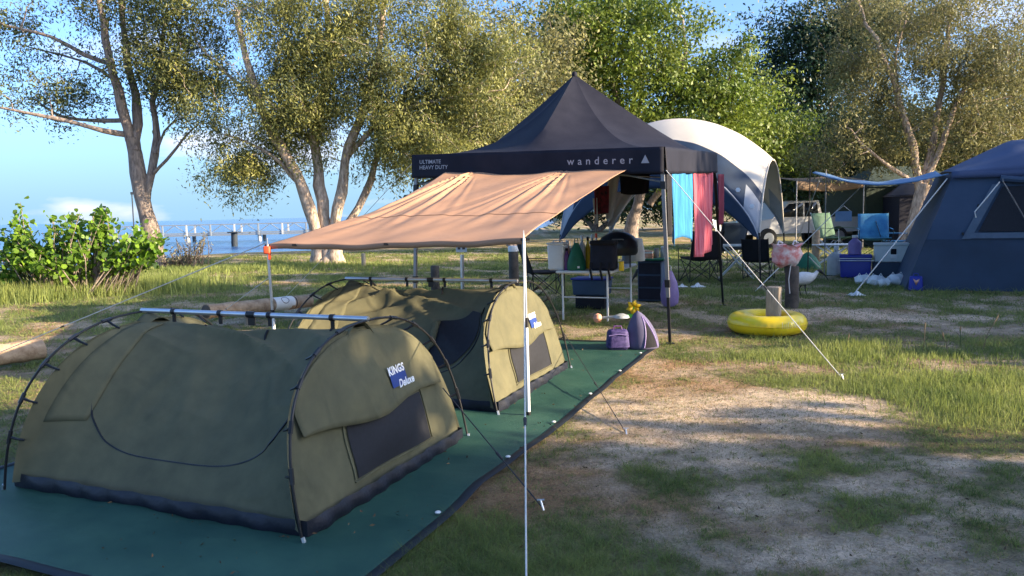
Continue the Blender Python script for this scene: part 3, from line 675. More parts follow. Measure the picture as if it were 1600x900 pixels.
# ------------------------------------------------------------------ groundsheet
t = thing('groundsheet', 'dark green woven groundsheet under the two swag tents', 'groundsheet', MAT_C, CAMP_RZ)
NWm = waves(21, 8, 2, 9)
def mat_z(x, y): return 0.022 + .006 * float(NWm(x, y)) + .010 * max(0, math.sin(x * 1.1 + y * 4.5 + .8 * math.sin(y * 1.3))) ** 6
mw = lambda y: .008 * math.sin(y * 2.3) + .005 * math.sin(y * 6.1 + 1)
m_ = MB(); m_.grid(lambda a, b: (-3.08 * b + mw(6.5 * a) * (1 - b) ** 10, 6.5 * a, mat_z(-3.08 * b, 6.5 * a)), 120, 60); obj('sheet', m_, 'mat_green', t, world=False, solid=.004)
m_ = MB()
for (p0, p1, n) in (((0, 0), (0, 6.5), 60), ((0, 0), (-3.08, 0), 30), ((-3.08, 0), (-3.08, 6.5), 60), ((0, 6.5), (-3.08, 6.5), 30)):
    pts = [(p0[0] + (p1[0] - p0[0]) * i / n, p0[1] + (p1[1] - p0[1]) * i / n) for i in range(n + 1)]
    m_.tube([(x + (mw(y) if abs(x) < 1e-6 else 0), y, mat_z(x, y) + .004) for x, y in pts], .030, 6, flat=.28)
obj('hem', m_, 'mat_edge', t, world=False)
for s in (.28, 1.18, 2.1, 3.0, 3.9, 4.9, 5.8):
    m_ = MB(); m_.lathe([(.014, 0), (.017, .005), (.013, .009), (.004, .010)], (-.03 + rnd.uniform(-.01, .01), s, mat_z(0, s) + .012), 12); obj('peg', m_, 'plastic_white', t, world=False)

# ------------------------------------------------------------------ swag tents
SL, SW, SHH, SLEAN = 2.2, 1.76, 0.93, 0.23
def swag(label, loc, wr, end_dark):
    t = thing('swag_tent', label, 'tent', loc, CAMP_RZ, 'dome swag tents on the green groundsheet')
    def arch(w): c = abs(1 - 2 * w) ** (1 / .85); return (SHH + .005) * max(0.0, 1 - c * c) ** .36     # w 0..1 across
    def hoop(u, off=0.0):                                            # u 0..1, front foot to rear foot
        a = math.pi * u; cw = math.cos(a); w_ = .5 - .5 * math.copysign(abs(cw) ** .85, cw)
        h = (SHH + off) * max(0, math.sin(a)) ** .72
        y = (w_ - .5) * (SW + 2 * off) + SW / 2
        return y, h
    def side(s, u, off=0.0):
        y, h = hoop(u); hn = h / SHH
        xl, xr = -SL + .028 + SLEAN * hn, -.028 - SLEAN * hn
        x = xl + (xr - xl) * s
        k = math.sin(math.pi * s) ** .8
        sag = k * (.030 * math.sin(math.pi * hn) + .03 * hn ** 3)
        ys = (.05 + (SW / 2 - .05) * hn ** 1.12); ys = ys if u < .5 else SW - ys
        y += (ys - y) * .90 * math.sin(math.pi * s) ** .42
        fr = 1 - abs(2 * u - 1)                                      # 0 at feet, 1 at ridge
        f = .5 if u < .5 else .4
        sg = 1 if u < .5 else -1
        wrk = 0
        for (cs, cu, an, fq, am, wd) in wr:
            ds, du = (s - cs), (u - cu) * 2.2
            q = ds * math.cos(an) + du * math.sin(an); p_ = -ds * math.sin(an) + du * math.cos(an)
            wrk += 1.35 * am * (1 - 2 * abs(math.sin(q * fq * .5)) ** .7) * math.exp(-(q / wd) ** 2 - (p_ / (wd * 2.5)) ** 2)
        n = Vector((0, -math.cos(math.pi * u), math.sin(math.pi * u))).normalized()
        p = Vector((x, y, h + .004)) - n * sag + n * (wrk * min(1, fr * 5) + off)
        if s < .001 or s > .999: p -= n * .0
        return p
    m_ = MB(); m_.grid(lambda a, b: side(a, .006 + .988 * b, .010 * (1 - min(1, 8 * min(b, 1 - b)))), 64, 80); obj('canopy', m_, 'canvas', t, world=False)
    # storm flap along the left shoulder, door seam and zip
    m_ = MB(); m_.grid(lambda a, b: side(.02 + .11 * a * (1 - .35 * b), .10 + .385 * b, .006 + .004 * math.sin(a * 3.1)), 6, 30); obj('storm_flap', m_, 'canvas', t, world=False, solid=.004)
    seam = []
    for i in range(60):
        a = i / 59; ang = math.pi * (1.0 + a)                        # a U-shaped door
        seam.append(side(.50 + .425 * math.copysign(abs(math.cos(ang)) ** .55, math.cos(ang)), .30 + .255 * math.copysign(abs(math.sin(ang)) ** .7, math.sin(ang)), .004))
    m_ = MB(); m_.tube(seam, .006, 5); obj('door_zip', m_, 'black_pole', t, world=False)
    for q in (.06, .30, .60, .9):
        a = side(q, .485, .01); obj('toggle', MB().tube([a, a + Vector((0, -.025, -.03)), a + Vector((.015, -.05, -.06))], .008, 5), 'black_pole', t, world=False)
    # end panels
    def endp(w_, h, right=True, off=0.0):
        hn = h / SHH; x = -.028 - SLEAN * hn
        b = .025 * math.sin(math.pi * w_) * math.sin(math.pi * min(1, hn)) + .012 * math.sin(9 * w_ + 7 * hn) * math.sin(math.pi * w_) + .010 * math.sin(16 * (hn - .4 * w_)) * math.exp(-((w_ - .45) / .25) ** 2)
        x += b + off
        if not right: x = -SL - x
        return Vector((x, w_ * SW, h))
    hl = lambda w_: .30 + .10 * math.sin(math.pi * w_)             # hem of the upper flap
    for right in (True, False):
        m_ = MB(); m_.grid(lambda a, b: endp(.012 + .976 * a, .05 + (max(.06, arch(.012 + .976 * a)) - .05) * b, right), 40, 24); obj('end_panel', m_, 'canvas', t, world=False)
    def flapz(a, b):
        w_ = .03 + .94 * a; lo = .475 - .04 * (1 - abs(2 * w_ - 1)) + .02 * math.sin(w_ * 11); hi = max(lo + .002, arch(w_) - .02) if arch(w_) > lo else lo
        return endp(w_, lo + (hi - lo) * b, True, .014 + .022 * (1 - b) ** 2)
    m_ = MB(); m_.grid(lambda a, b: flapz(.06 + .88 * a, b), 36, 12); obj('upper_flap', m_, 'canvas', t, world=False, solid=.003)
    m_ = MB(); m_.grid(lambda a, b: endp(.30 + .46 * a, .15 + .30 * b, True, .008), 16, 10); obj('window_mesh', m_, 'mesh_window', t, world=False)
    for ww in (.285, .775): obj('window_border', MB().tube([endp(ww, .15 + .32 * i / 8, True, .006) for i in range(9)], .009, 5, flat=.5), 'canvas', t, world=False)
    obj('window_border', MB().tube([endp(.28 + .5 * i / 12, .138, True, .006) for i in range(13)], .009, 5, flat=.5), 'canvas', t, world=False)
    # tub floor
    m_ = MB()
    def tub(a, b):
        prm = [(-SL + .012, .022), (-.012, .022), (-.012, SW - .022), (-SL + .012, SW - .022)]
        seg = a * 4; i = int(seg) % 4; f = seg - int(seg); p0, p1 = prm[i], prm[(i + 1) % 4]
        x = p0[0] + (p1[0] - p0[0]) * f; y = p0[1] + (p1[1] - p0[1]) * f
        nx, ny = ((0, -1), (1, 0), (0, 1), (-1, 0))[i]
        bl = (.016 * math.sin(math.pi * (.15 + .8 * b)) + .008 * math.sin(f * 60 + 9 * i + 3 * b) + .006 * math.sin(f * 23)) * min(1, 14 * f, 14 * (1 - f))
        return (x + nx * bl, y + ny * bl, .022 + .085 * b)
    m_.grid(tub, 160, 6); obj('tub_floor', m_, 'tub_pvc', t, world=False)
    # hoops with their clips, ridge pole
    for xs_ in (1, -1):
        def hp(u, off=.032):
            y, h = hoop(u, off); x = .0 - (SLEAN - .05) * h / SHH
            if xs_ < 0: x = -SL - x
            return Vector((x, y, h + .02))
        ho = obj('hoop_pole', MB().tube([hp(i / 40) for i in range(41)], .0075, 8), 'black_pole', t, world=False)
        for u in (.07, .15, .24, .33, .42, .58, .67, .76, .85, .93):
            a = hp(u); y, h = hoop(u, -.01); hn = h / SHH; b_ = Vector((-.055 - SLEAN * hn if xs_ > 0 else -SL + .055 + SLEAN * hn, y, h + .01))
            m_ = MB(); m_.tube([a, a.lerp(b_, .5) + Vector((0, 0, -.004)), b_], [.010, .007, .006], 6); m_.tube([a + (hp(u + .012) - a) * 1.0, a - (hp(u + .012) - a)], .0125, 6)
            obj('clip', m_, 'black_pole', ho, world=False)
        for u in (0.0, 1.0):
            f = hp(u); m_ = MB(); m_.tube([f + Vector((0, 0, .03)), f + Vector((.01 * xs_, 0, -.005))], .011, 6); obj('foot_pin', m_, 'aluminium', ho, world=False)
    a = Vector((-SL + SLEAN - .05, SW / 2, SHH + .06)); b_ = Vector((-SLEAN + .05, SW / 2, SHH + .06))
    rp = obj('ridge_pole', MB().tube([a, b_], .0165, 12), 'aluminium', t, world=False)
    for q in (.16, .38, .52, .60, .86):
        c = a.lerp(b_, q); m_ = MB(); hw = .032 if q == .52 else .014
        m_.tube([c - Vector((hw, 0, 0)), c + Vector((hw, 0, 0))], .022, 10); m_.box(c - Vector((0, .0, .04)), (hw * 1.6, .012, .06)); obj('ridge_clip', m_, 'black_pole', rp, world=False)
    # apex patch
    for right in (True, False):
        m_ = MB(); m_.grid(lambda a, b: Vector((((-.03 - (SLEAN - .02) - .10 * b) if right else (-SL + .03 + (SLEAN - .02) + .10 * b)), SW / 2 + (a - .5) * .30, SHH + .045 - .35 * (a - .5) ** 2 * 1.2 - .03 * b)), 8, 4); obj('apex_patch', m_, 'canvas', t, world=False, solid=.004)
    # maker's badge
    lo = thing_part('badge', t)
    bw = lambda x, y: endp(.565 + (x) / SW, .595 + y, True, .0375)
    m_ = MB(); m_.grid(lambda a, b: bw(.0 + .20 * a + .015 * (1 - b), -.05 + .105 * b - .03 * a * 0), 6, 4); o1 = obj('badge', m_, 'logo_blue', t, world=False)
    m_ = MB(); text_mb(m_, 'KINGS', .067, None, None, None, fold=lambda x, y: endp(.563 + x / SW, .625 + y, True, .0405), bold=.0025, spacing=1.05); tag(obj('lettering', m_, 'logo_white', o1, world=False), kind='stuff')
    m_ = MB(); text_mb(m_, 'Deluxe', .066, None, None, None, shear=.25, fold=lambda x, y: endp(.615 + x / SW, .535 + y, True, .0405), bold=.002); tag(obj('lettering', m_, 'logo_white', o1, world=False), kind='stuff')
    if end_dark:                                                     # black patch laid on the canvas paints the shaded inside of an unzipped door
        m_ = MB()
        def op(a, b):
            ang = math.radians(278 + 78 * a); cs_, sn_ = math.cos(ang), math.sin(ang); k = 1 - .55 * b * math.sin(math.pi * (.08 + .84 * a))
            return side(.50 + .415 * k * math.copysign(abs(cs_) ** .55, cs_), .30 + .245 * k * math.copysign(abs(sn_) ** .7, sn_), .012)
        m_.grid(op, 24, 8); obj('door_shade_patch', m_, 'mesh_window', t, world=False)
        m_ = MB(); m_.tube([op(.02 + .5 * i / 10, 1) + Vector((0, -.02, .015 * math.sin(i * 2))) for i in range(11)], [.012 + .022 * math.sin(math.pi * i / 10) for i in range(11)], 8); obj('rolled_door', m_, 'canvas', t, world=False)
    return t
def thing_part(*a): return None
WR1 = [(.75, .30, .9, 22, .016, .30), (.55, .36, .55, 18, .014, .35), (.80, .16, .3, 40, .008, .2), (.35, .30, .25, 14, .012, .35), (.25, .12, -.2, 60, .006, .12), (.62, .10, .1, 70, .005, .2)]
WR2 = [(.70, .30, 1.1, 20, .018, .30), (.2, .36, -.5, 26, .022, .25), (.45, .30, .7, 16, .016, .35), (.1, .2, -.9, 30, .018, .2), (.3, .44, 0, 40, .012, .2)]
swag('olive canvas swag tent in the foreground, wholly in shade', G(480, 851), WR1, False)
swag('sunlit tan-ended canvas swag tent behind the foreground one', G(780, 650), WR2, True)

# ------------------------------------------------------------------ ropes
def rope(label, a, b, r=.004, m='rope', sag=.0, peg=False, mid=None):
    a, b = Vector(a), Vector(b); N = 14
    pts = [a.lerp(b, i / N) - Vector((0, 0, sag * 4 * (i / N) * (1 - i / N))) for i in range(N + 1)]
    t = thing('guy_rope', label, 'rope', b)
    obj('cord', MB().tube(pts, r, 6), m, t)
    if peg:
        dr = (a - b).normalized(); m_ = MB(); m_.tube([b + Vector((0, 0, .03)) + dr * .0, b + Vector((dr.x * -.05, dr.y * -.05, -.06))], .006, 6)
        m_.tube([b + Vector((.02, 0, .032)), b + Vector((-.02, 0, .032))], .005, 5); obj('peg', m_, 'aluminium', t)
    c = a.lerp(b, .62); dr = (b - a).normalized(); m_ = MB(); m_.tube([c - dr * .03, c + dr * .03], [.010, .007], 6); obj('runner', m_, 'rope_dark', t)
    return t

# ------------------------------------------------------------------ gazebo
FRg, BRg = G(1047, 537), G(1130, 476)
g_u = Vector((-.906, .4226, 0)); g_v = Vector((.4226, .906, 0)); GLn = 3.42
FR_ = Vector((1.80, 8.87, 0)); FL_ = FR_ + g_u * GLn; BR_ = FR_ + g_v * GLn; BL_ = FL_ + g_v * GLn
HZ = {'FR': 2.315, 'FL': 2.40, 'BR': 2.45, 'BL': 2.50}
t = thing('gazebo', 'black peaked pop-up gazebo with towels hung on its right side', 'gazebo', FR_, 0)
cx = (FR_ + BL_) / 2
def gz_corner(a, b): return HZ['FR'] * (1 - a) * (1 - b) + HZ['FL'] * a * (1 - b) + HZ['BR'] * (1 - a) * b + HZ['BL'] * a * b
PEAK = 3.56
def roof(a, b, grow=0.0):
    u, v = 2 * a - 1, 2 * b - 1; r = max(abs(u), abs(v)); ze = gz_corner(a, b)
    rel = (min(abs(u), abs(v)) / r) if r > 1e-6 else 0
    z = ze + (PEAK - ze) * (max(0, 1 - r) ** (1.12 + 1.5 * rel)) - .03 * math.sin(math.pi * r) * math.sin(math.pi * rel)
    p = FR_ + g_u * (GLn * a) + g_v * (GLn * b); p.z = z; return p
def face_fn(k):
    def f(i, j):
        r = max(.012, j); s = (2 * i - 1) * r
        u, v = ((s, -r), (r, s), (-s, r), (-r, -s))[k]
        return roof((u + 1) / 2, (v + 1) / 2)
    return f
for k in range(4): m_ = MB(); m_.grid(face_fn(k), 28, 26); obj('roof_panel', m_, 'gazebo_cloth', t)
m_ = MB(); m_.lathe([(.035, -.03), (.04, .0), (.03, .03), (.01, .04)], roof(.5, .5) , 10); obj('peak_cap', m_, 'gazebo_cloth', t)
corners = {'FR': (0, 0), 'FL': (1, 0), 'BL': (1, 1), 'BR': (0, 1)}
def valance(c0, c1, out, name='valance'):
    a0, b0 = corners[c0]; a1, b1 = corners[c1]
    def f(i, j):
        a, b = a0 + (a1 - a0) * i, b0 + (b1 - b0) * i; p = roof(a, b); p.z -= .31 * j - .004
        return p + out * (.012 + .010 * math.sin(i * 19) * j + .006 * math.sin(i * 47 + 1) * j + .016 * j)
    m_ = MB(); m_.grid(f, 60, 8); o = obj(name, m_, 'gazebo_cloth', t, solid=.003); return f, o
fv, front_o = valance('FL', 'FR', -g_v)
valance('FR', 'BR', -g_u); valance('BR', 'BL', g_v); valance('BL', 'FL', g_u)
def on_val(x0, z0):
    return lambda x, y: fv(x0 + x / GLn, z0 - y / .31) - g_v * .006
m_ = MB(); text_mb(m_, 'wanderer', .128, None, None, None, fold=on_val(.652, .60), spacing=1.72, bold=.001); tag(obj('lettering', m_, 'print_grey', front_o), kind='stuff'); m_ = MB()
for q in ((0, 0), (.105, 0), (.0525, .10)): pass
f_ = on_val(.922, .60); m_.add([f_(0, 0), f_(.10, 0), f_(.05, .098)], [(0, 1, 2)]); obj('emblem', m_, 'print_grey', front_o)
m_ = MB(); text_mb(m_, 'ULTIMATE', .072, None, None, None, fold=on_val(.035, .40), spacing=1.0, bold=.001); text_mb(m_, 'HEAVY DUTY', .072, None, None, None, fold=on_val(.035, .64), bold=.001); tag(obj('lettering', m_, 'print_grey', front_o), kind='stuff')
# frame: legs with sliders, truss bars
foot = {'FR': G(1047, 537), 'BR': G(1130, 477), 'FL': FL_ + Vector((-.05, -.03, 0)), 'BL': BL_ + Vector((.1, .1, 0))}
for k, (a, b) in corners.items():
    top = roof(a, b) + (cx - roof(a, b)).normalized() * 0 ; top.z -= .02
    ft = Vector((foot[k].x, foot[k].y, 0.0)); c_in = Vector((cx.x - top.x, cx.y - top.y, 0)).normalized() * .05; top = top + c_in
    lg = MB(); X = (top - ft).normalized(); lg.box((top + ft) / 2 + X * .28, (.040, .040, (top - ft).length - .55), g_u, g_v, X); o = obj('leg', lg, 'steel_grey' if k != 'BR' else 'black_pole', t)
    l2 = MB(); l2.box(ft + X * .36, (.032, .032, .70), g_u, g_v, X); l2.box(ft + Vector((0, 0, .006)), (.09, .09, .01)); obj('leg_extension', l2, 'black_pole', o)
    for hgt in (.72, (top - ft).length - .42): obj('slider', MB().box(ft + X * hgt, (.057, .057, .09), g_u, g_v, X), 'black_pole', o)
def gp(a, b, dz): p = roof(a, b); p.z = gz_corner(a, b) + dz; return p
for (c0, c1) in (('FL', 'FR'), ('FR', 'BR'), ('BR', 'BL'), ('BL', 'FL')):
    a0, b0 = corners[c0]; a1, b1 = corners[c1]; m_ = MB()
    for s0, s1 in ((0, .5), (.5, 1)):
        q = lambda s, dz: gp(.5 + (a0 + (a1 - a0) * s - .5) * .97, .5 + (b0 + (b1 - b0) * s - .5) * .97, dz)
        obj('truss_bar', MB().tube([q(s0, -.06), q(s1, -.40)], .011, 6), 'steel_grey', t); obj('truss_bar', MB().tube([q(s0, -.40), q(s1, -.06)], .011, 6), 'steel_grey', t)

m_ = MB(); c_ = Vector((cx.x, cx.y, 2.15)); m_.tube([c_, Vector((cx.x, cx.y, PEAK - .05))], .016, 8)
for (a, b) in ((.5, .02), (.98, .5), (.5, .98), (.02, .5)): m_.tube([gp(a, b, -.38), c_], .010, 6); m_.tube([gp(a, b, -.08), c_ + Vector((0, 0, .4))], .010, 6)
obj('centre_truss', m_, 'steel_grey', t)

# ------------------------------------------------------------------ tan awning slung from the gazebo front
A_, B_ = Vector((.10, 5.83, 1.40)), at(418, 382, 6.85)
def gfront(px, dz):                                                  # a point along the gazebo's front valance hem
    r_ = ray(px, 265); k = r_.x / r_.y; s_ = (FR_.x - k * FR_.y) / (k * g_u.y - g_u.x); p = FR_ + g_u * s_; p.z = gz_corner(s_ / GLn, 0) - .31 + dz; return p
C_, D_c = gfront(697, .075), gfront(980, .06)
def tarp(s, v):                                                      # s 0 left..1 right, v 0 outer..1 at gazebo
    p = B_.lerp(A_, s).lerp(C_.lerp(D_c, s), v)
    # edges curve in
    e = .13 * math.sin(math.pi * v)
    p += E2 * (e * ((1 - s) ** 6 - s ** 6) * 1.0)
    p.z -= .055 * math.sin(math.pi * v) * (1 - .3 * math.sin(math.pi * s)) + .02 * math.sin(math.pi * s) * (1 - v)
    p.y += .06 * math.sin(math.pi * s) * (1 - v) ** 3
    # pleats fanning from the two tie points
    for s0, am, sp in ((.16, .030, 1.0), (.68, .020, .9)):
        an = (s - s0) / (1.06 - v); env = math.exp(-(an / .34) ** 2) * v ** 1.4 * min(1, (1.02 - v) * 9)
        p.z += am * env * (math.cos(an * 42 * sp) + .6 * math.cos(an * 67 + 1))
    top = v ** 8
    p.z += -.05 * top * (math.sin(math.pi * min(1, max(0, (s - .16) / .5))) ** 2) 
    p.z += .006 * math.sin(s * 13 + v * 9) + .004 * math.sin(s * 29 - v * 17)
    return p
t = thing('awning_tarp', 'tan canvas awning stretched from the gazebo to two poles', 'awning', Vector((A_.x, A_.y, 0)))
m_ = MB(); m_.grid(tarp, 120, 90); obj('sheet', m_, 'tarp_tan', t, solid=.003)
m_ = MB()
def hem_(a, b): p = tarp(a, .0); return p + Vector((0, .012 * b, -.045 * b))
m_.grid(hem_, 60, 2); obj('hem', m_, 'tarp_tan', t, solid=.003)
for v in (.30, .33):
    pass
m_ = MB(); m_.tube([tarp(s / 60, .34) + Vector((0, 0, .006)) for s in range(61)], .006, 4, flat=.4); obj('seam', m_, 'tarp_tan', t)
for s, v in ((.0, .0), (1, 0), (.12, 0), (.5, 0)):
    m_ = MB(); p = tarp(s, v); m_.box(p + Vector((.01, .01, -.008)), (.07, .03, .02)); obj('corner_tab', m_, 'black_pole', t)
def awning_pole(label, ft, tp, band):
    t = thing('awning_pole', label, 'pole', ft); X = (tp - ft).normalized(); Ln = (tp - ft).length
    obj('tube_lower', MB().tube([ft, ft + X * Ln * .52], .0150, 12), 'white_pole', t); obj('tube_upper', MB().tube([ft + X * Ln * .50, tp], .0125, 12), 'aluminium', t)
    obj('lock_collar', MB().tube([ft + X * Ln * .50, ft + X * Ln * .555], .019, 12), 'black_pole', t); obj('spike', MB().tube([tp, tp + X * .06], [.006, .004], 8), 'aluminium', t)
    obj('foot_cap', MB().tube([ft - X * .0, ft + X * .03], .018, 10), 'black_pole', t); return t
awning_pole('silver pole in front of the sunlit swag end', G(826, 649, .02), A_ + Vector((0, 0, .0)), 0)
fB = Vector((B_.x + .02, B_.y + .02, 0.02))
pl = awning_pole('silver pole with red clip at the awning tip', fB, B_, 0)
m_ = MB(); m_.bbox(B_ + Vector((0, -.02, -.05)), (.06, .05, .07), .012); m_.box(B_ + Vector((.02, -.02, -.10)), (.02, .02, .07)); obj('clip', m_, 'orange_plastic', pl)
rope('long white guy rope running from front awning pole towards the camera', A_ + Vector((0, 0, .03)), V(.02, 2.45, .0), .0042, peg=True)
rope('long pale guy rope from awning tip across the lawn to the left', B_ + Vector((0, 0, .02)), G(-60, 575), .005, peg=True)
rope('thin pale guy rope from awning tip towards the log', B_ + Vector((0, 0, -.3)), G(330, 500), .004)
rope('white guy rope from the gazebo corner to the lawn past the yellow ring', roof(0, 0) + Vector((.02, -.02, -.27)), G(1315, 590), .0045, peg=True)
rope('dark guy rope from foreground swag end to a peg on the sand', G(728, 689, .02) + Vector((-.12, -.30, .45)), G(845, 790, .01), .004, 'rope_dark', peg=True)
rope('dark guy rope from sunlit swag end to a black runner on the sand', G(880, 560, 0) + Vector((.0, .0, .30)), G(978, 676), .004, 'rope_dark', peg=True)
rope('pale guy rope from the gazebo left corner going left', roof(1, 0) + Vector((0, 0, -.1)), G(440, 470), .004, sag=.02)
# ------------------------------------------------------------------ logs, posts, ring, sign
def log(label, a, b, r, band=None, legs=(), grp=None):
    t = thing('barrier_log', label, 'log', Vector((a.x, a.y, 0)), 0, grp); X = (b - a); N = 18
    m_ = MB(); m_.tube([a + X * i / N + Vector((0, 0, .004 * math.sin(i * 2.1))) for i in range(N + 1)], [r * (1 + .035 * math.sin(i * 1.3 + 2)) for i in range(N + 1)], 18); obj('log', m_, 'wood_log', t)
    m_ = MB(); d = X.normalized(); m_.tube([a - d * .004, a - d * .012], [r * .93, r * .80], 18); obj('cut_end', m_, 'wood_dark', t)  # end turned from the sun, its shade put into a dark wood colour
    if band:
        m_ = MB(); m_.tube([a + X * (band[0] + (band[1] - band[0]) * i / 4) + Vector((0, 0, .002)) for i in range(5)], r * 1.045, 18, cap=False); bo = obj('painted_band', m_, 'paint_white', t)
        m_ = MB(); m_.tube([a + X * (band[1] + .01), a + X * (band[1] + .02)], r * 1.04, 18); obj('strap', m_, 'black_pole', t)
        s_ = d.cross(Vector((0, 0, 1))).normalized(); c = a + X * ((band[0] + band[1]) / 2); n = (s_ * .8 + Vector((0, 0, .6))).normalized(); ring = []
        for i in range(17):
            q = 2 * math.pi * i / 16; ring.append(c + n * (r * 1.05) + d * (.075 * math.cos(q)) + n.cross(d) * (.055 * math.sin(q)) - n * (.016 * math.sin(q) ** 2))
        obj('stencil_mark', MB().tube(ring, .006, 4), 'wood_dark', bo)
    for f in legs:
        p = a + X * f; m_ = MB(); m_.tube([Vector((p.x, p.y, -.02)), Vector((p.x, p.y, p.z - r * .6))], .085, 14); obj('post', m_, 'wood_post', t)
    return t
zl = .36
a = at(322, 487, 10.75); b = at(483, 470, 12.6)
log('barrier log with a white painted band, beyond the foreground swag', a, b, .105, (.60, .80), (.38,))
a = G(-90, 567, .16); b = G(66, 545, .16)
log('weathered barrier log end poking in at left edge', a, b, .12)
def bollard(label, p, h, r, m, cap=None, square=False):
    t = thing('bollard', label, 'post', Vector((p.x, p.y, 0)), 0, 'timber posts about the site')
    m_ = MB()
    if square: m_.bbox(Vector((p.x, p.y, h / 2 - .01)), (2 * r, 2 * r, h + .02), .02, Vector((.87, -.5, 0)), Vector((.5, .87, 0)))
    else: m_.lathe([(r * 1.02, -.02), (r, h * .3), (r * .98, h - .03), (r * .9, h - .005), (r * .5, h)], Vector((p.x, p.y, 0)), 16)
    obj('post', m_, m, t)
    if cap: m_ = MB(); m_.lathe([(r * 1.04, 0), (r * 1.05, .09), (r * .9, .11)], Vector((p.x, p.y, h - .10)), 16); obj('cap', m_, cap, t)
    return t
P1 = G(1216, 500); bollard('squared pale timber post standing inside the yellow ring', G(1200, 519) + Vector((.11, .12, 0)), .57, .085, 'wood_post', None, True)
P2 = G(1237, 480); bollard('dark round post carrying the red and white bag', P2, .66, .105, 'wood_dark')
bollard('dark timber post between the gazebo leg and small sign', at(680, 440, 14.5), .62, .085, 'wood_dark')
bollard('grey post with a white cap beside the right awning pole', at(803, 430, 15.0), .93, .10, 'wood_dark', 'paint_white')
bollard('brown post behind the dome shelter leg', at(1274, 420, 20.0), .95, .10, 'wood_log')
bollard('short pale post on the lawn behind the tan awning', at(568, 404, 24.0), .42, .07, 'wood_post')
rc = G(1200, 519) + Vector((0, .05, 0)); rc.z = 0
t = thing('swim_ring', 'large yellow inflatable swim ring round a timber post', 'swim ring', rc)
m_ = MB(); R0, r0 = .365, .125
def tor(a, b):
    A, Bq = a * 2 * math.pi, b * 2 * math.pi; pk = .007 * math.sin(A * 40) * max(0, math.cos(Bq)) * 0
    pu = 1 - .03 * abs(math.sin(A * 20)) * (abs(math.cos(Bq)) > .93)
    rr = r0 * pu; z = r0 * .98 + rr * math.sin(Bq); return rc + Vector(((R0 + rr * math.cos(Bq)) * math.cos(A), (R0 + rr * math.cos(Bq)) * math.sin(A), max(.004, z)))
m_.grid(tor, 160, 28); obj('tube', m_, 'ring_yellow', t)
m_ = MB(); m_.tube([rc + Vector(((R0 + r0 + .001) * math.cos(q * math.pi / 48), (R0 + r0 + .001) * math.sin(q * math.pi / 48), r0)) for q in range(97)], .0035, 5); obj('weld_seam', m_, 'yellow_plastic', t)
m_ = MB()
def ringtext(x, y):
    A = -math.pi / 2 + .05 + x / (R0 + r0); e = y / r0 - .1; return rc + Vector((((R0 + (r0 + .0025) * math.cos(e)) * math.cos(A)), ((R0 + (r0 + .0025) * math.cos(e)) * math.sin(A)), r0 + (r0 + .0025) * math.sin(e)))
mat('print_pale', (.85, .72, .30), .5, var=.05)
for k_ in range(11):
    x_ = .026 * k_; h_ = (.075, .05, .06, .07, .045)[k_ % 5]
    m_.add([ringtext(x_, 0), ringtext(x_ + .010, 0), ringtext(x_ + .012, h_), ringtext(x_ + .002, h_)], [(0, 1, 2, 3)])
tag(obj('worn_print', m_, 'print_pale', t), kind='stuff')
p = at(722, 440, 13.5); p.z = 0
t = thing('site_sign', 'small white site sign on a silver post beyond the swags', 'sign', p)
top = at(722, 398, 13.5); obj('post', MB().tube([p, top], .035, 10), 'aluminium', t)
pc = at(721, 388, 13.45); pl_ = obj('plate', MB().box(pc, (.20, .012, .135), Vector((.97, -.2, 0)), Vector((.2, .97, 0))), 'plastic_white', t)
for q in (-.045, .04): obj('dark_mark', MB().box(pc + Vector((.97, -.2, 0)) * q + Vector((-.0, -.009, .005)), (.05, .006, .05), Vector((.97, -.2, 0)), Vector((.2, .97, 0))), 'wood_dark', pl_)

# ------------------------------------------------------------------ cloth hung in and on the gazebo
def hang(name, label, pts_top, drop, m, folds=5, amp=.02, taper=.0, hem=0.0, group=None, skew=0.0, flip=1):
    a, b = Vector(pts_top[0]), Vector(pts_top[1]); X = (b - a); n = X.cross(Vector((0, 0, 1))).normalized(); mb = MB()
    def f(i, j):
        w_ = 1 - taper * j
        p = a + X * (.5 + (i - .5) * w_ + skew * j) ; p += n * amp * (.4 + .6 * j) * math.sin(i * folds * 2 * math.pi + 2 * j) * (1 + .3 * math.sin(3 * i))
        p.z -= drop * j + hem * j * math.sin(i * 2.6 + .4) * 1.0
        return p
    mb.grid(f, 36, 22)
    o = tobj(name, mb, m, label, 'cloth' if name != 'towel' else 'towel', loc=(a.x, a.y, a.z - drop), solid=.006, group=group); return o
side_pt = lambda px, dz=0.0: (lambda s: (lambda p: Vector((p.x, p.y, gz_corner(0, s) - .30 + dz)))(FR_ + g_v * GLn * s))( (lambda k: (k * FR_.y - FR_.x) / ((g_v.x - k * g_v.y) * GLn))(ray(px, 275).x / ray(px, 275).y))
hang('towel', 'blue tie-dyed towel hanging from the gazebo side', (side_pt(1049), side_pt(1080)), .96, 'towel_blue', 2.2, .035, .02, -.16)
hang('towel', 'red and white striped towel hanging from the gazebo side', (side_pt(1083), side_pt(1115)), 1.10, 'towel_red', 2.6, .03, -.02, .10)
ip = lambda px, py, y: at(px, py, y)
hang('shirt', 'black shirt hanging under the gazebo canopy', (ip(967, 262, 11.0), ip(1016, 262, 11.2)), .36, 'cloth_black', 1.5, .03, .05, .03)
hang('checked_cloth', 'dark checked cloth hanging behind the awning edge', (ip(928, 292, 11.6), ip(951, 290, 11.7)), .42, 'cloth_tartan', 1.2, .015, .05)
hang('white_cloth', 'white cloth draped diagonally under the gazebo', (ip(950, 276, 11.8), ip(968, 274, 11.8)), .62, 'cloth_white', 1.5, .02, .3, .05, skew=-.4)
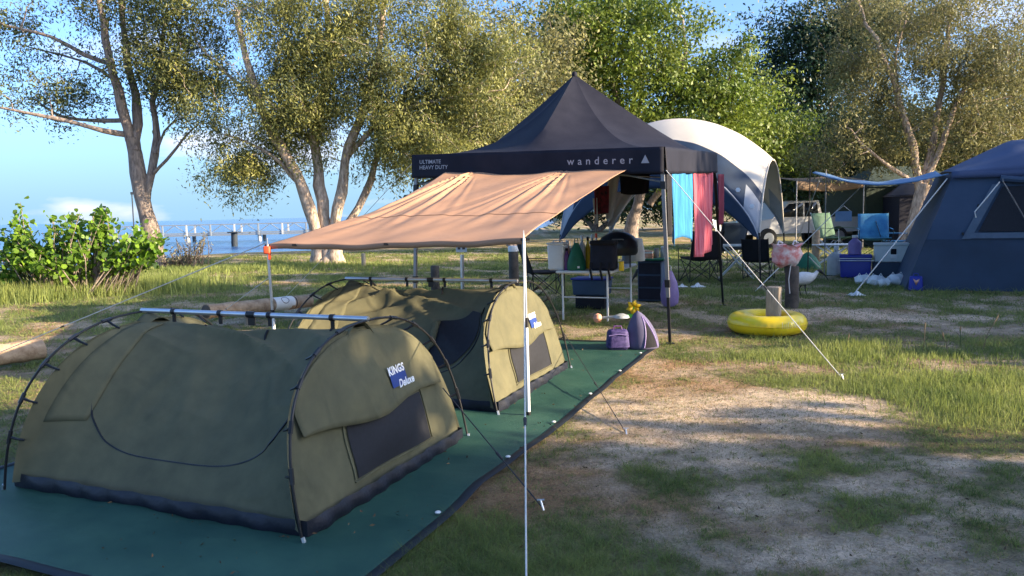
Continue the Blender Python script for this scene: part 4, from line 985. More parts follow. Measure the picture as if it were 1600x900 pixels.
hang('white_cloth', 'pale sheet sweeping down towards the cooker under the gazebo', (ip(964, 300, 12.1), ip(992, 300, 12.2)), .50, 'cloth_white', 1.5, .03, .6, .05, skew=-.9)
hang('white_cloth', 'narrow white strap hanging to the bottles under the gazebo', (ip(926, 310, 11.6), ip(933, 309, 11.6)), .40, 'cloth_white', 1, .008, .3, skew=.3)
hang('dark_garment', 'dark garment hanging between blue towel and gazebo leg', (side_pt(1041), side_pt(1048)), .7, 'cloth_black', 1.2, .02, .0, .05)
hang('maroon_towel', 'narrow maroon towel behind the red striped one', (side_pt(1112, -.02) + Vector((.15, .2, 0)), side_pt(1121, -.02) + Vector((.15, .2, 0))), .75, 'cloth_maroon', 1.2, .02, .0, .05)

# ------------------------------------------------------------------ kitchen table and what stands on it
T0 = Vector((1.40, 10.76, 0)); tu, tv = -E2, E1; TW, TL, TZ = .78, 1.5, .735
t = thing('folding_table', 'white folding table loaded with camp kitchen things', 'table', T0)
tp = lambda a, b, z: T0 + tu * a + tv * b + Vector((0, 0, z))
obj('table_top', MB().bbox(tp(TW / 2, TL / 2, TZ - .02), (TW + .06, TL + .06, .04), .018, tu, tv), 'plastic_white', t)
for a in (.05, TW - .05):
    for b in (.06, TL - .06): obj('leg', MB().tube([tp(a, b, 0), tp(a, b, TZ - .04)], .015, 8), 'white_pole', t)
for b in (.06, TL - .06): obj('stretcher', MB().tube([tp(.05, b, .34), tp(TW - .05, b, .34)], .010, 6), 'white_pole', t)
def on_table(px, base=TZ, b=None, a=None):
    """a point on the table top seen at this bearing"""
    r_ = ray(px, 420); k = r_.x / r_.y
    if b is not None:   # fixed b: solve a
        q = T0 + tv * b; s = (q.x - k * q.y) / (k * tu.y - tu.x); p = q + tu * s
    else:
        q = T0 + tu * a; s = (q.x - k * q.y) / (k * tv.y - tv.x); p = q + tv * s
    return Vector((p.x, p.y, base + .001))
p = on_table(872, b=.14); w_ = .24
t = thing('storage_tub', 'tall white plastic tub at the left end of the kitchen table', 'tub', p)
obj('body', MB().bbox(p + Vector((0, 0, .19)), (.24, .22, .38), .03, E2, E1, taper=1.08), 'plastic_white', t); obj('lid', MB().bbox(p + Vector((0, 0, .392)), (.275, .255, .03), .014, E2, E1), 'plastic_white', t)
obj('handle', MB().tube([p + E2 * -.09 + Vector((0, 0, .40)), p + E2 * -.04 + Vector((0, 0, .44)), p + E2 * .05 + Vector((0, 0, .44)), p + E2 * .09 + Vector((0, 0, .40))], .008, 6), 'plastic_white', t)
def bottle(name, label, p, r, h, m, capm='plastic_white', neck=.4, cat='bottle', sx=1.0, sy=1.0):
    t = thing(name, label, cat, p); m_ = MB(); m_.lathe([(r * .9, 0), (r, .012), (r, h * .58), (r * .92, h * .66), (r * neck, h * .82), (r * neck, h * .90)], p, 16, sx=sx, sy=sy); obj('body', m_, m, t)
    m_ = MB(); m_.lathe([(r * neck * 1.15, h * .885), (r * neck * 1.15, h), (r * neck, h * 1.01)], p, 12, sx=sx, sy=sy); obj('cap', m_, capm, t); return t
bottle('drink_bottle', 'tall purple drink bottle between white tub and green bag', on_table(886, b=.10), .045, .32, 'plastic_purple', 'cloth_black')
p = on_table(901, b=.09)
t = thing('carry_bag', 'dark green bag pulled to a peak on the kitchen table', 'bag', p)
m_ = MB(); m_.lathe([(.125, 0), (.14, .03), (.135, .12), (.10, .24), (.06, .34), (.035, .40)], p, 20, sx=1, sy=.7); obj('body', m_, 'bag_green', t)
m_ = MB(); m_.tube([p + Vector((-.03, 0, .38)), p + Vector((-.02, 0, .46)), p + Vector((.02, 0, .46)), p + Vector((.03, 0, .38))], .007, 6); obj('handle', m_, 'bag_green', t); obj('tag', MB().box(p + Vector((.02, -.099, .05)), (.035, .006, .03)), 'plastic_white', t)
p = on_table(944, b=.09) + Vector((0, 0, 0))
t = thing('backpack', 'black fabric cooler bag with straps over the table edge', 'bag', p)
obj('body', MB().bbox(p + Vector((0, .02, .21)), (.40, .20, .42), .06, E2, E1, taper=.94), 'bag_navy', t); obj('flap', MB().bbox(p + Vector((0, -.0, .40)), (.38, .22, .07), .03, E2, E1), 'cloth_black', t)
for q in (-.17, -.02, .10): obj('strap', MB().tube([p + E2 * q - E1 * .09 + Vector((0, 0, .12)), p + E2 * q - E1 * .14 + Vector((0, 0, .02)), p + E2 * (q + .02) - E1 * .15 + Vector((0, 0, -.06)), p + E2 * (q + .03) - E1 * .145 + Vector((0, 0, -.13))], .016, 6, flat=.5), 'cloth_black', t)
p = on_table(971, b=.07)
t = thing('food_can', 'yellow can at the front of the kitchen table', 'can', p); obj('body', MB().lathe([(.036, 0), (.038, .006), (.038, .128), (.034, .135)], p, 16), 'yellow_plastic', t); obj('rim', MB().lathe([(.0365, .134), (.0375, .139), (.033, .142)], p, 16), 'aluminium', t)
bottle('water_jug', 'translucent grey jug behind the yellow can', on_table(979, a=.14), .075, .26, 'grey_plastic', 'grey_plastic', .35, 'jug')
p = on_table(990, a=.17)
t = thing('camp_cooker', 'pale grey tapered camp oven on the right of the kitchen table', 'cooker', p)
m_ = MB(); m_.lathe([(.19, 0), (.195, .02), (.185, .18), (.155, .34), (.15, .37), (.10, .385)], p, 24, sx=1, sy=.9); obj('body', m_, 'cooker_grey', t)
dw = (Vector((0, 0, 1.6)) - p); dw.z = 0; dw.normalize(); dx_ = Vector((-dw.y, dw.x, 0))
m_ = MB(); m_.bbox(p + dw * .155 + dx_ * -.06 + Vector((0, 0, .24)), (.11, .06, .075), .02, dx_, dw); obj('vent', m_, 'cloth_black', t)
p = on_table(966, b=.75)
t = thing('barbecue', 'dark domed barbecue with closed lid behind the bags', 'barbecue', p)
m_ = MB(); m_.lathe([(.27, .18), (.30, .22), (.30, .30)], p, 24, sx=1, sy=.75); obj('bowl', m_, 'dark_lid', t); m_ = MB(); m_.lathe([(.305, .30), (.30, .38), (.25, .46), (.15, .52), (.03, .54)], p, 24, sx=1, sy=.75); obj('lid', m_, 'dark_lid', t)
m_ = MB(); m_.tube([p + dx_ * -.08 + dw * .22 + Vector((0, 0, .42)), p + dx_ * -.08 + dw * .27 + Vector((0, 0, .43)), p + dx_ * .08 + dw * .27 + Vector((0, 0, .43)), p + dx_ * .08 + dw * .22 + Vector((0, 0, .42))], .010, 6); obj('handle', m_, 'grey_plastic', t)
for q in (-1, 1):
    for q2 in (-1, 1): obj('foot', MB().tube([p + dx_ * .18 * q + dw * .13 * q2, p + dx_ * .18 * q + dw * .13 * q2 + Vector((0, 0, .2))], .012, 6), 'dark_lid', t)
p = on_table(903, b=.55)
t = thing('dish_rack', 'white wire dish rack with cups at the back of the table', 'dish rack', p)
for k in range(7): obj('wire', MB().tube([p + E2 * (-.15 + .05 * k) + E1 * -.12 + Vector((0, 0, .40)), p + E2 * (-.15 + .05 * k) + E1 * -.10 + Vector((0, 0, .30)), p + E2 * (-.15 + .05 * k) + E1 * .10 + Vector((0, 0, .30)), p + E2 * (-.15 + .05 * k) + E1 * .12 + Vector((0, 0, .40))], .005, 5), 'white_pole', t)
obj('base_box', MB().bbox(p + Vector((0, 0, .15)), (.34, .26, .30), .03, E2, E1), 'plastic_clear', t)
bottle('oil_bottle', 'yellow-brown sauce bottle standing above the green bag', on_table(919, b=.40), .04, .47, 'yellow_plastic', 'cloth_black', .4)
bottle('clear_bottle', 'clear bottle with white top left of the sauce bottle', on_table(910, b=.34), .05, .50, 'plastic_clear', 'plastic_white', .35)
bottle('spray_bottle', 'white spray bottle with red trigger beneath the hanging strap', on_table(932, b=.42), .045, .52, 'plastic_white', 'orange_plastic', .4)
bottle('pink_bottle', 'pinkish bottle just behind the white tub', on_table(887, b=.38), .05, .42, 'toy_pink', 'plastic_white', .4)
bottle('squeeze_bottle', 'grey squeeze bottle behind the black cooler bag', on_table(926, b=.62), .045, .50, 'grey_plastic', 'plastic_white', .4)
# under the table
p = at(925, 432, 12.4); p.z = 0
t = thing('plastic_crate', 'dark blue plastic crate under the kitchen table', 'crate', p); obj('body', MB().bbox(p + Vector((0, 0, .35)), (.56, .36, .26), .03, E2, E1, taper=1.06), 'tent_blue', t); obj('rim', MB().bbox(p + Vector((0, 0, .49)), (.62, .42, .03), .014, E2, E1), 'esky_blue', t); obj('stand', MB().bbox(p + Vector((0, 0, .11)), (.5, .3, .22), .02, E2, E1), 'cloth_black', t)
# second bench
p = at(1019, 428, 13.2); p.z = 0
t = thing('camp_cupboard', 'navy fabric camp cupboard with green top behind the gazebo leg', 'cupboard', p)
obj('body', MB().bbox(p + Vector((0, 0, .36)), (.42, .42, .70), .02, E2, E1), 'tent_blue', t); obj('top', MB().bbox(p + Vector((0, 0, .735)), (.56, .5, .03), .012, E2, E1), 'bag_green', t)
for k in range(3): obj('shelf_flap', MB().box(p - E1 * .216 + Vector((0, 0, .14 + .22 * k)), (.38, .008, .19), E2, E1), 'bag_navy', t)
p2 = p + Vector((-.09, -.05, .751)); t = thing('food_box', 'pink and white packet on the green-topped cupboard', 'box', p2); obj('body', MB().box(p2 + Vector((0, 0, .065)), (.19, .10, .13), E2, E1), 'toy_pink', t); obj('label_band', MB().box(p2 + Vector((0, -.002, .10)), (.193, .103, .03), E2, E1), 'plastic_white', t)
bottle('jar', 'grey jar beside the pink packet on the cupboard', p + Vector((.07, -.05, .751)), .05, .17, 'grey_plastic', 'grey_plastic', .8, 'jar')
bottle('jar', 'pale tall jar at right end of the cupboard top', p + Vector((.19, -.06, .751)), .06, .20, 'plastic_clear', 'plastic_white', .7, 'jar')
p = at(1046, 448, 12.2); p.z = .02
t = thing('plastic_bag', 'lilac plastic rubbish bag hanging behind the gazebo leg', 'bag', p); m_ = MB(); m_.lathe([(.08, 0), (.13, .05), (.145, .2), (.12, .38), (.07, .52), (.03, .58)], p, 18, sx=1, sy=.7)
m_.v = [(x + .012 * math.sin(z * 40 + x * 30), y, z) for x, y, z in m_.v]; obj('body', m_, 'plastic_lilac', t); obj('handle', MB().tube([p + Vector((-.03, 0, .55)), p + Vector((-.03, 0, .66)), p + Vector((.02, 0, .66)), p + Vector((.03, 0, .55))], .009, 6), 'plastic_white', t)

# ------------------------------------------------------------------ toys on the groundsheet's far end
p = G(967, 548, .03)
t = thing('lunch_bag', 'purple patterned lunch bag on the groundsheet corner', 'bag', p); obj('body', MB().bbox(p + Vector((0, .09, .115)), (.26, .18, .23), .05, taper=.9), 'bag_purple', t); obj('handle', MB().tube([p + Vector((-.05, .09, .22)), p + Vector((-.04, .09, .265)), p + Vector((.04, .09, .265)), p + Vector((.05, .09, .22))], .008, 6), 'plastic_purple', t); obj('zip', MB().tube([p + Vector((-.11, .0, .17)), p + Vector((0, -.004, .185)), p + Vector((.11, .0, .17))], .005, 5), 'plastic_lilac', t)
p = G(1004, 546, .03) + Vector((0, .15, 0))
t = thing('toy_tent', 'small grey-purple pop-up toy tent with dark doorway', 'toy tent', p)
def tt(a, b):
    A = a * 2 * math.pi; r = .20 * (1 - b ** 1.9) ** .75 if b < 1 else 0; return p + Vector((r * math.cos(A) * .95, r * math.sin(A) * .85, .42 * b)) + Vector((-.05 * b * b + .02, 0, 0))
m_ = MB(); m_.grid(tt, 28, 14); obj('shell', m_, 'toy_purple', t, solid=.006)
m_ = MB()
def dr_(a, b):
    A = -1.12 + .95 * (a - .5) * (1 - .8 * b); q = tt((A / (2 * math.pi)) % 1, .05 + .80 * b); c = p + Vector((.0, 0, q.z)); return q + (Vector((q.x, q.y, 0)) - Vector((c.x, c.y, 0))) * .03
m_.grid(dr_, 8, 12); obj('doorway', m_, 'cloth_black', t)
m_ = MB(); m_.tube([dr_(0, i / 10) for i in range(11)] + [dr_(1, 1 - i / 10) for i in range(11)], .008, 6); obj('door_edge', m_, 'plastic_lilac', t)
p = G(990, 508)
t = thing('toy_windmill', 'yellow petalled windmill toy on a green stem by the table leg', 'toy', p); c = at(990, 480, p.y)
obj('stem', MB().tube([p, c], .010, 6), 'toy_green', t)
for k in range(6):
    q = math.radians(60 * k + 15); dv = Vector((math.cos(q), 0, math.sin(q))); m_ = MB(); pv = Vector((-dv.z, 0, dv.x))
    m_.add([c, c + dv * .06 + pv * .04 + Vector((0, -.025, 0)), c + dv * .11, c + dv * .06 - pv * .03 + Vector((0, .01, 0))], [(0, 1, 2, 3)]); obj('petal', m_, 'yellow_plastic', t, solid=.006)
for k in (-1, 1): obj('leaf', MB().box(c + Vector((.035 * k - .03, 0, -.12)), (.07, .01, .05)), 'toy_green', t)
p = G(972, 530, .04)
t = thing('hobby_stick', 'toy stick with a pink ball head leaning on the lunch bag', 'toy', p); h_ = at(934, 497, p.y + .25); h_.z = max(h_.z, .07)
obj('stick', MB().tube([p + Vector((0, .15, .26)), h_], .016, 8), 'plastic_clear', t)
m_ = MB(); m_.lathe([(.005, -.06), (.04, -.045), (.06, 0), (.04, .045), (.005, .06)], h_, 14); obj('head', m_, 'toy_pink', t); m_ = MB(); m_.lathe([(.10, 0), (.085, .03), (.03, .05)], p + Vector((.02, .17, .24)), 14); obj('base', m_, 'plastic_clear', t)

# ------------------------------------------------------------------ ibises
def ibis(label, ft, face, s=1.0, down=True):
    t = thing('ibis', label, 'bird', ft, 0, 'white ibises on the lawn'); X = Vector((face, 0.15, 0)).normalized()
    sp = [(-.26, .22, .012), (-.22, .235, .045), (-.14, .255, .085), (-.02, .27, .105), (.08, .28, .09), (.15, .30, .055), (.19, .33, .032)]
    nk = [(.215, .345, .024), (.235, .335, .021), (.255, .29, .022), (.265, .255, .026), (.285, .235, .020), (.305, .20, .011), (.325, .15, .008), (.325, .09, .004)] if down else [(.22, .37, .024), (.245, .385, .022), (.275, .37, .026), (.30, .345, .018), (.34, .315, .010), (.38, .27, .007), (.405, .22, .004)]
    P_ = [ft + X * (a * s) + Vector((0, 0, b * s)) for a, b, _ in sp + nk]; R_ = [r * s for _, _, r in sp + nk]
    m_ = MB(); m_.tube(P_, R_, 14)
    nb = len(sp); m_.mi = [0 if i < 14 * (nb) else 1 for i in range(len(m_.f))]; m_.mi[-1] = 1; m_.mi[-2] = 1; m_.m = 1
    Y = Vector((-X.y, X.x, 0))
    for k, st_ in ((-1, .03), (1, -.03)):
        b = ft + Y * .035 * s * k + X * st_ * s
        m_.tube([ft + Y * .03 * s * k + X * .0 + Vector((0, 0, .20 * s)), b + X * -.03 * s + Vector((0, 0, .11 * s)), b + Vector((0, 0, .004))], [.014 * s, .007 * s, .006 * s], 6)
        for q in (-.5, 0, .5): m_.tube([b + Vector((0, 0, .005)), b + (X * math.cos(q) + Y * math.sin(q)) * .05 * s + Vector((0, 0, .004))], .004 * s, 5)
    obj('body', m_, ['feather_white', 'skin_black'], t)
    m_ = MB(); m_.tube([ft + X * -.30 * s + Vector((0, 0, .205 * s)), ft + X * -.20 * s + Vector((0, 0, .225 * s))], [.012 * s, .05 * s], 8, flat=.6); obj('tail_plumes', m_, 'skin_black', t)
ibis('white ibis pecking beside the lilac bag, its head to the left', G(1020, 455), -1, 1.25)
ibis('white ibis standing right of the dark post, its head to the right', G(1256, 462), 1, 1.15, False)
def scrap(label, p, s, m='plastic_white'):
    mb = MB(); N = 9
    mb.grid(lambda a, b: p + Vector(((a - .5) * s, (b - .5) * s * .7, .012 + .05 * s * (1 + math.sin(a * 9 + p.x) * math.cos(b * 7 + p.y)) * (math.sin(math.pi * a) * math.sin(math.pi * b)) * 3)), 8, 8); tobj('paper_scrap', mb, m, label, 'litter', loc=p, solid=.003)
scrap('crumpled white paper on the lawn beneath the camp chair', G(1091, 449), .30); scrap('small white paper scrap right of the lilac bag', G(1066, 449), .22); scrap('flat white rag at the foot of the cabin tent rope', G(1338, 462), .28)
# ------------------------------------------------------------------ dome shelter
dfr = at(1192, 420, 14.9); dfr.z = 0                                    # near right foot
dang = math.radians(62); dU = Vector((math.cos(dang), math.sin(dang), 0)); dV = Vector((-dU.y, dU.x, 0)); DS, DH = 4.5, 3.62
dc = dfr + dU * DS / 2 * .74 + dV * DS / 2
t = thing('dome_shelter', 'cream and navy dome shelter with arched openings behind the gazebo', 'shelter', dfr)
def dome(a, b, off=0.0):
    u, v = 2 * a - 1, 2 * b - 1; q = min(1.0, (u * u + v * v) / 2); z = DH * (1 - q) ** .5 * (1 - .05 * q)
    k = DS / 2 * (1 + off); wr = .020 * math.sin(u * 30 + 8 * v) * (1 - q) * abs(v) + .012 * math.sin(v * 26 - 6 * u)
    return dfr + dU * DS / 2 * .74 + dV * DS / 2 + dU * (u * k * .74) + dV * (v * k) + Vector((0, 0, z * (1 + off) + wr * q))
lim = .0
m_ = MB(); m_.grid(lambda i, j: dome(.02 + .96 * i, .02 + .96 * j), 48, 56); me_o = obj('canopy', m_, ['dome_cream', 'dome_navy', 'dome_grey'], t, solid=.004)
# the front arch skirt and the leg sleeves are other cloths on the same shell
idx = []
for f in me_o.data.polygons:
    c = f.center; k = f.index; i, j = k // 56, k % 56; a, b = (i + .5) / 48, (j + .5) / 56
    u, v = abs(2 * a - 1), abs(2 * b - 1)
    idx.append(2 if (u > .84 and v > .84) else (1 if a < .13 else 0))
me_o.data.polygons.foreach_set('material_index', idx)
def arch_edge(k, s):
    return (dome(.02, .02 + .96 * s), dome(.98, .02 + .96 * s), dome(.02 + .96 * s, .02), dome(.02 + .96 * s, .98))[k]
for k in range(4): obj('arch_pole', MB().tube([arch_edge(k, i / 40) for i in range(41)], .020, 6), 'dome_grey' if k != 2 else 'dome_cream', t)
def skirt(i, j):
    p = arch_edge(0, i); hh_ = .75 * abs(2 * i - 1) ** 1.5 * 0 + .75 * math.sin(math.pi * i) ** .5; return p + Vector((0, 0, -hh_ * j * (1 - .25 * math.sin(math.pi * i)))) - dU * .02
m_ = MB(); m_.grid(skirt, 40, 6); obj('skirt', m_, 'dome_navy', t, solid=.004)
for k, (a, b) in enumerate(((.02, .02), (.98, .02), (.02, .98), (.98, .98))):
    p = dome(a, b); obj('foot_pole', MB().tube([p + Vector((0, 0, .12)), Vector((p.x, p.y, 0)) + (p - dc).normalized() * .06], .018, 6), 'black_pole', t)
m_ = MB()
for q in (.30, .42): 
    c = arch_edge(0, .045 + .03 * (q - .3) * 8) 
    m_ = MB(); pz = dome(.05, .06 + (q - .3) * .5, .012); m_.lathe([(.0, 0), (.05, .004), (.03, .008)], pz, 6, X=dV, Y=Vector((0, 0, 1)), Z=-dU); obj('printed_mark', m_, 'logo_white', t)

# ------------------------------------------------------------------ camp chairs
def camp_chair(label, p, rz, fabric, s=1.0, frame='black_pole', grp='folding camp chairs'):
    t = thing('camp_chair', label, 'chair', p, rz, grp); w_, d_, sh, bh = .56 * s, .50 * s, .42 * s, .92 * s
    m_ = MB(); m_.grid(lambda a, b: Vector(((a - .5) * w_, (b - .5) * d_, sh - .05 * s * math.sin(math.pi * a) * math.sin(math.pi * b) + .03 * (b < .01))), 8, 8); obj('seat', m_, fabric, t, world=False, solid=.012)
    m_ = MB(); m_.grid(lambda a, b: Vector(((a - .5) * w_ * 1.02, d_ / 2 + .16 * s * b + .05 * s * math.sin(math.pi * a) * 1.0, sh - .02 + (bh - sh) * b - .03 * s * (2 * a - 1) ** 2 * 0)), 8, 8); obj('backrest', m_, fabric, t, world=False, solid=.012)
    for sx in (-1, 1):
        x = sx * w_ / 2
        obj('leg', MB().tube([V(x, -d_ / 2, 0), V(x * .9, d_ / 2, sh)], .010, 6), frame, t, world=False); obj('leg', MB().tube([V(x, d_ / 2, 0), V(x * .9, -d_ / 2, sh)], .010, 6), frame, t, world=False)
        obj('back_post', MB().tube([V(x, d_ / 2, 0), V(x, d_ / 2 + .02, sh), V(x, d_ / 2 + .17 * s, bh)], .011, 6), frame, t, world=False)
        obj('armrest', MB().tube([V(x * 1.08, d_ / 2 + .05, sh + .20 * s), V(x * 1.08, -d_ / 2, sh + .18 * s)], .022, 6, flat=.4), fabric, t, world=False); obj('arm_post', MB().tube([V(x * 1.05, -d_ / 2, 0), V(x * 1.08, -d_ / 2, sh + .18 * s)], .010, 6), frame, t, world=False)
    for sy in (-1, 1):
        obj('cross_brace', MB().tube([V(-w_ / 2, sy * d_ / 2, 0.02), V(w_ / 2, sy * d_ / 2, sh * .95)], .009, 6), frame, t, world=False); obj('cross_brace', MB().tube([V(w_ / 2, sy * d_ / 2, 0.02), V(-w_ / 2, sy * d_ / 2, sh * .95)], .009, 6), frame, t, world=False)
    return t
def on_g(px, py): return G(px, py)
camp_chair('black camp chair facing away under the red towel', on_g(1093, 440), math.radians(188), 'cloth_black', 1.22)
camp_chair('dark camp chair under the dome shelter edge, grey bag on it', on_g(1185, 436), math.radians(150), 'cloth_black', 1.0)
camp_chair('navy camp chair behind the red towel', on_g(1128, 424), math.radians(200), 'tent_lower', 1.35)
camp_chair('bright blue padded camp chair at the right-hand camp', on_g(1366, 405), math.radians(-20), 'chair_blue', 1.45)
camp_chair('green camp chair at the right-hand camp', on_g(1308, 404), math.radians(30), 'chair_green', 1.5, 'aluminium')
camp_chair('pale folding chair far off beyond the gazebo', on_g(1143, 398), math.radians(60), 'dome_grey', 1.3, 'aluminium')
camp_chair('dark blue camp chair beside the bright blue one', on_g(1398, 403), math.radians(60), 'chair_blue', 1.2)
_c = at(852, 430, 14.2); _c.z = 0; camp_chair('black camp chair behind the white tub and kitchen table', _c, math.radians(100), 'cloth_black', 1.15)
p = on_g(1152, 434)
t = thing('folding_table', 'small pale folding table with crossed legs under the dome', 'table', p); X, Y = E2, E1; Z = .74
obj('table_top', MB().bbox(p + Vector((0, 0, Z)), (.95, .6, .035), .015, X, Y), 'plastic_white', t)
for s_ in (-1, 1):
    for q in (-1, 1): obj('leg', MB().tube([p + X * .38 * q + Y * .25 * s_, p - X * .28 * q + Y * .25 * s_ + Vector((0, 0, Z - .02))], .016, 8), 'white_pole', t)
p2 = on_g(1190, 434) + Vector((-.02, 0, .50))
t = thing('grey_bag', 'pale grey bag resting on the dark chair under the dome', 'bag', p2); m_ = MB(); m_.lathe([(.15, -.08), (.19, .0), (.16, .16), (.08, .27), (.03, .3)], p2, 16, sx=1, sy=.7); obj('body', m_, 'dome_grey', t); obj('tie', MB().tube([p2 + Vector((0, 0, .29)), p2 + Vector((.02, 0, .35))], [.02, .03], 8), 'dome_grey', t)
# bag on the post
p = Vector((P2.x, P2.y, .66)) + Vector((-.10, -.02, 0))
t = thing('shopping_bag', 'red and white shopping bag sitting on the dark post', 'bag', p)
m_ = MB(); m_.lathe([(.11, .0), (.20, .06), (.23, .16), (.20, .28), (.24, .33)], p, 18, sx=1.05, sy=.6); m_.v = [(x + .02 * math.sin(z * 35 + y * 20), y, z + .03 * math.sin(x * 25)) for x, y, z in m_.v]; obj('body', m_, 'bag_red', t)
for q in (-1, 1): obj('handle', MB().tube([p + Vector((.12 * q - .03, 0, .31)), p + Vector((.12 * q, 0, .40)), p + Vector((.12 * q + .06, 0, .36))], .014, 6), 'plastic_white', t)
obj('hook_cord', MB().tube([p + Vector((.02, -.13, .02)), p + Vector((-.02, -.16, -.20)), p + Vector((.0, -.16, -.42))], .008, 5), 'rope', t)
# extra poles of the right camp
def pole(label, ft, tp, r=.012, m='steel_grey'):
    t = thing('tent_pole', label, 'pole', ft); obj('shaft', MB().tube([ft, tp], r, 8), m, t); obj('tip', MB().tube([tp, tp + Vector((0, 0, .05))], [r * .6, r * .3], 6), m, t)
pole('grey pole holding the outer edge of the blue fly', on_g(1288, 432), at(1291, 268, on_g(1288, 432).y))
pole('dark pole holding the far corner of the blue fly', on_g(1262, 428), at(1266, 264, on_g(1262, 428).y), .014, 'black_pole')
pole('thin grey pole standing in front of the cabin tent window', Vector((9.35, 13.15, .62)), at(1567, 283, 13.1), .010)

# ------------------------------------------------------------------ cabin tent
tl = G(1413, 453); tr_dir = (G(1600, 456) - tl).normalized(); tb_dir = Vector((-tr_dir.y, tr_dir.x, 0)); TLn, TDp = 4.6, 3.6
def wall_pt(s, h, lean=.36):
    """front wall: s metres along, h up"""
    k = h / 2.15
    return tl + tr_dir * (s + (.80 * k if s < .01 else 0)) + tb_dir * (lean * k) + Vector((0, 0, h))
t = thing('cabin_tent', 'large blue cabin tent with dark mesh window at right edge', 'tent', tl)
def fw(s0, s1, h0, h1, off=0.0, nu=12, nv=8, wr=.02):
    def f(a, b):
        h = h0 + (h1 - h0) * b; k = h / 2.15; left = .80 * k; s = s0(k) + (s1(k) - s0(k)) * a
        return tl + tr_dir * s + tb_dir * (.40 * k) + Vector((0, 0, h)) - tb_dir * (off + wr * math.sin(s * 3.3 + h * 4) * math.sin(math.pi * min(1, h / 2.1)))
    m_ = MB(); m_.grid(f, nu, nv); return m_
Lf = lambda k: .80 * k; Rt = lambda k: TLn - .80 * k
obj('wall_lower', fw(Lf, Rt, 0, .92, 0, 30, 8, .03), 'tent_lower', t); obj('wall_upper', fw(Lf, Rt, .92, 2.15, 0, 30, 8), 'tent_blue', t)
obj('window_mesh', fw(lambda k: 1.18 + (k - .5) * 1.0, lambda k: TLn - 1.2, 1.06, 1.86, .035, 16, 6), 'mesh_window', t); obj('window_band', fw(lambda k: .98, lambda k: TLn - .9, .94, 1.04, .038, 16, 2), 'tent_trim', t)
obj('window_seam', fw(lambda k: .92 + (k - .44) * 1.05, lambda k: 1.06 + (k - .44) * 1.05, .93, 1.90, .036, 2, 10), 'tent_trim', t)
for h in (1.0, 1.5): obj('toggle', MB().tube([tl + tr_dir * (.90 + (h / 2.15 - .44) * 1.05) + tb_dir * (.40 * h / 2.15 - .05) + Vector((0, 0, h + q)) for q in (0, .05)], .018, 6), 'black_pole', t)
obj('awning_roll', MB().tube([tl + tr_dir * (1.5 + i * .32) + tb_dir * (.28) + Vector((0, 0, 2.0 - .04 * math.sin(i * 1.7))) for i in range(9)], .06, 8), 'tent_blue', t)
def lw(a, b):
    h = 2.15 * b; k = b; return tl + tr_dir * (.80 * k) + tb_dir * (.40 * k + (TDp - .8 * k) * a) + Vector((0, 0, h))
m_ = MB(); m_.grid(lw, 10, 10); obj('wall_left', m_, 'tent_blue', t)
def rf(a, b):
    e = .06; s = .80 + (TLn - 1.6) * a; q = b; z = 2.15 + .62 * math.sin(math.pi * q) ** .9 * min(1, (a + .02) * 2.6) ** .8 * (.75 + .25 * math.sin(math.pi * a)); pnt = tl + tr_dir * (.74 + (TLn - 1.48) * a) + tb_dir * (.34 + (TDp - .68) * q) + Vector((0, 0, z)); return pnt
m_ = MB(); m_.grid(rf, 24, 24); obj('roof', m_, 'tent_roof', t, solid=.004)
m_ = MB(); m_.grid(lambda a, b: rf(a, 0) + Vector((0, 0, -.12 * b)) - tb_dir * (.015 + .02 * b), 24, 2); obj('eave_flap', m_, 'tent_roof', t, solid=.003)
obj('tie_cord', MB().tube([at(1562, 284, 13.3), at(1545, 305, 13.25), at(1523, 331, 13.2), at(1525, 340, 13.2)], .010, 6), 'rope', t)
c = tl + tr_dir * 2.42 + tb_dir * .09 + Vector((0, 0, .62)); m_ = MB(); m_.lathe([(.0, -.01), (.11, 0), (.11, .012), (.0, .016)], c, 20, X=tr_dir, Y=Vector((0, 0, 1)), Z=-tb_dir); bd = obj('badge', m_, 'toy_green', t); m_ = MB(); m_.lathe([(.0, .015), (.07, .018), (.05, .022)], c, 16, X=tr_dir, Y=Vector((0, 0, 1)), Z=-tb_dir); obj('badge_centre', m_, 'plastic_white', bd)
# blue fly between the cabin tent and its poles
q0, q1 = at(1270, 270, 15.6), at(1482, 272, 14.05)
t = thing('fly_sheet', 'pale blue fly sheet sagging between cabin tent and poles', 'awning', Vector((q0.x, q0.y, 0)))
m_ = MB(); m_.grid(lambda a, b: q0.lerp(q1, a) + tb_dir * (1.9 * b) + Vector((0, 0, -.22 * math.sin(math.pi * a) ** 1.0 + .12 * b - .03 * math.sin(math.pi * b) + .012 * math.sin(a * 22 + b * 5))), 40, 12); obj('sheet', m_, 'tarp_blue', t, solid=.004)
m_ = MB(); m_.tube([q0.lerp(q1, i / 30) + Vector((0, 0, -.22 * math.sin(math.pi * i / 30) + .004)) for i in range(31)], .014, 6); obj('hem', m_, 'tarp_blue', t)
rope('pale guy rope from the cabin tent corner down to the lawn', at(1480, 279, 14.0), G(1332, 462), .010, peg=False)
rope('pale guy rope from the blue fly corner down past the dome', at(1345, 292, 16.2), G(1180, 455), .008)
rope('short guy rope from the blue fly to the ground at left', at(1280, 283, 15.4), G(1228, 425), .008)

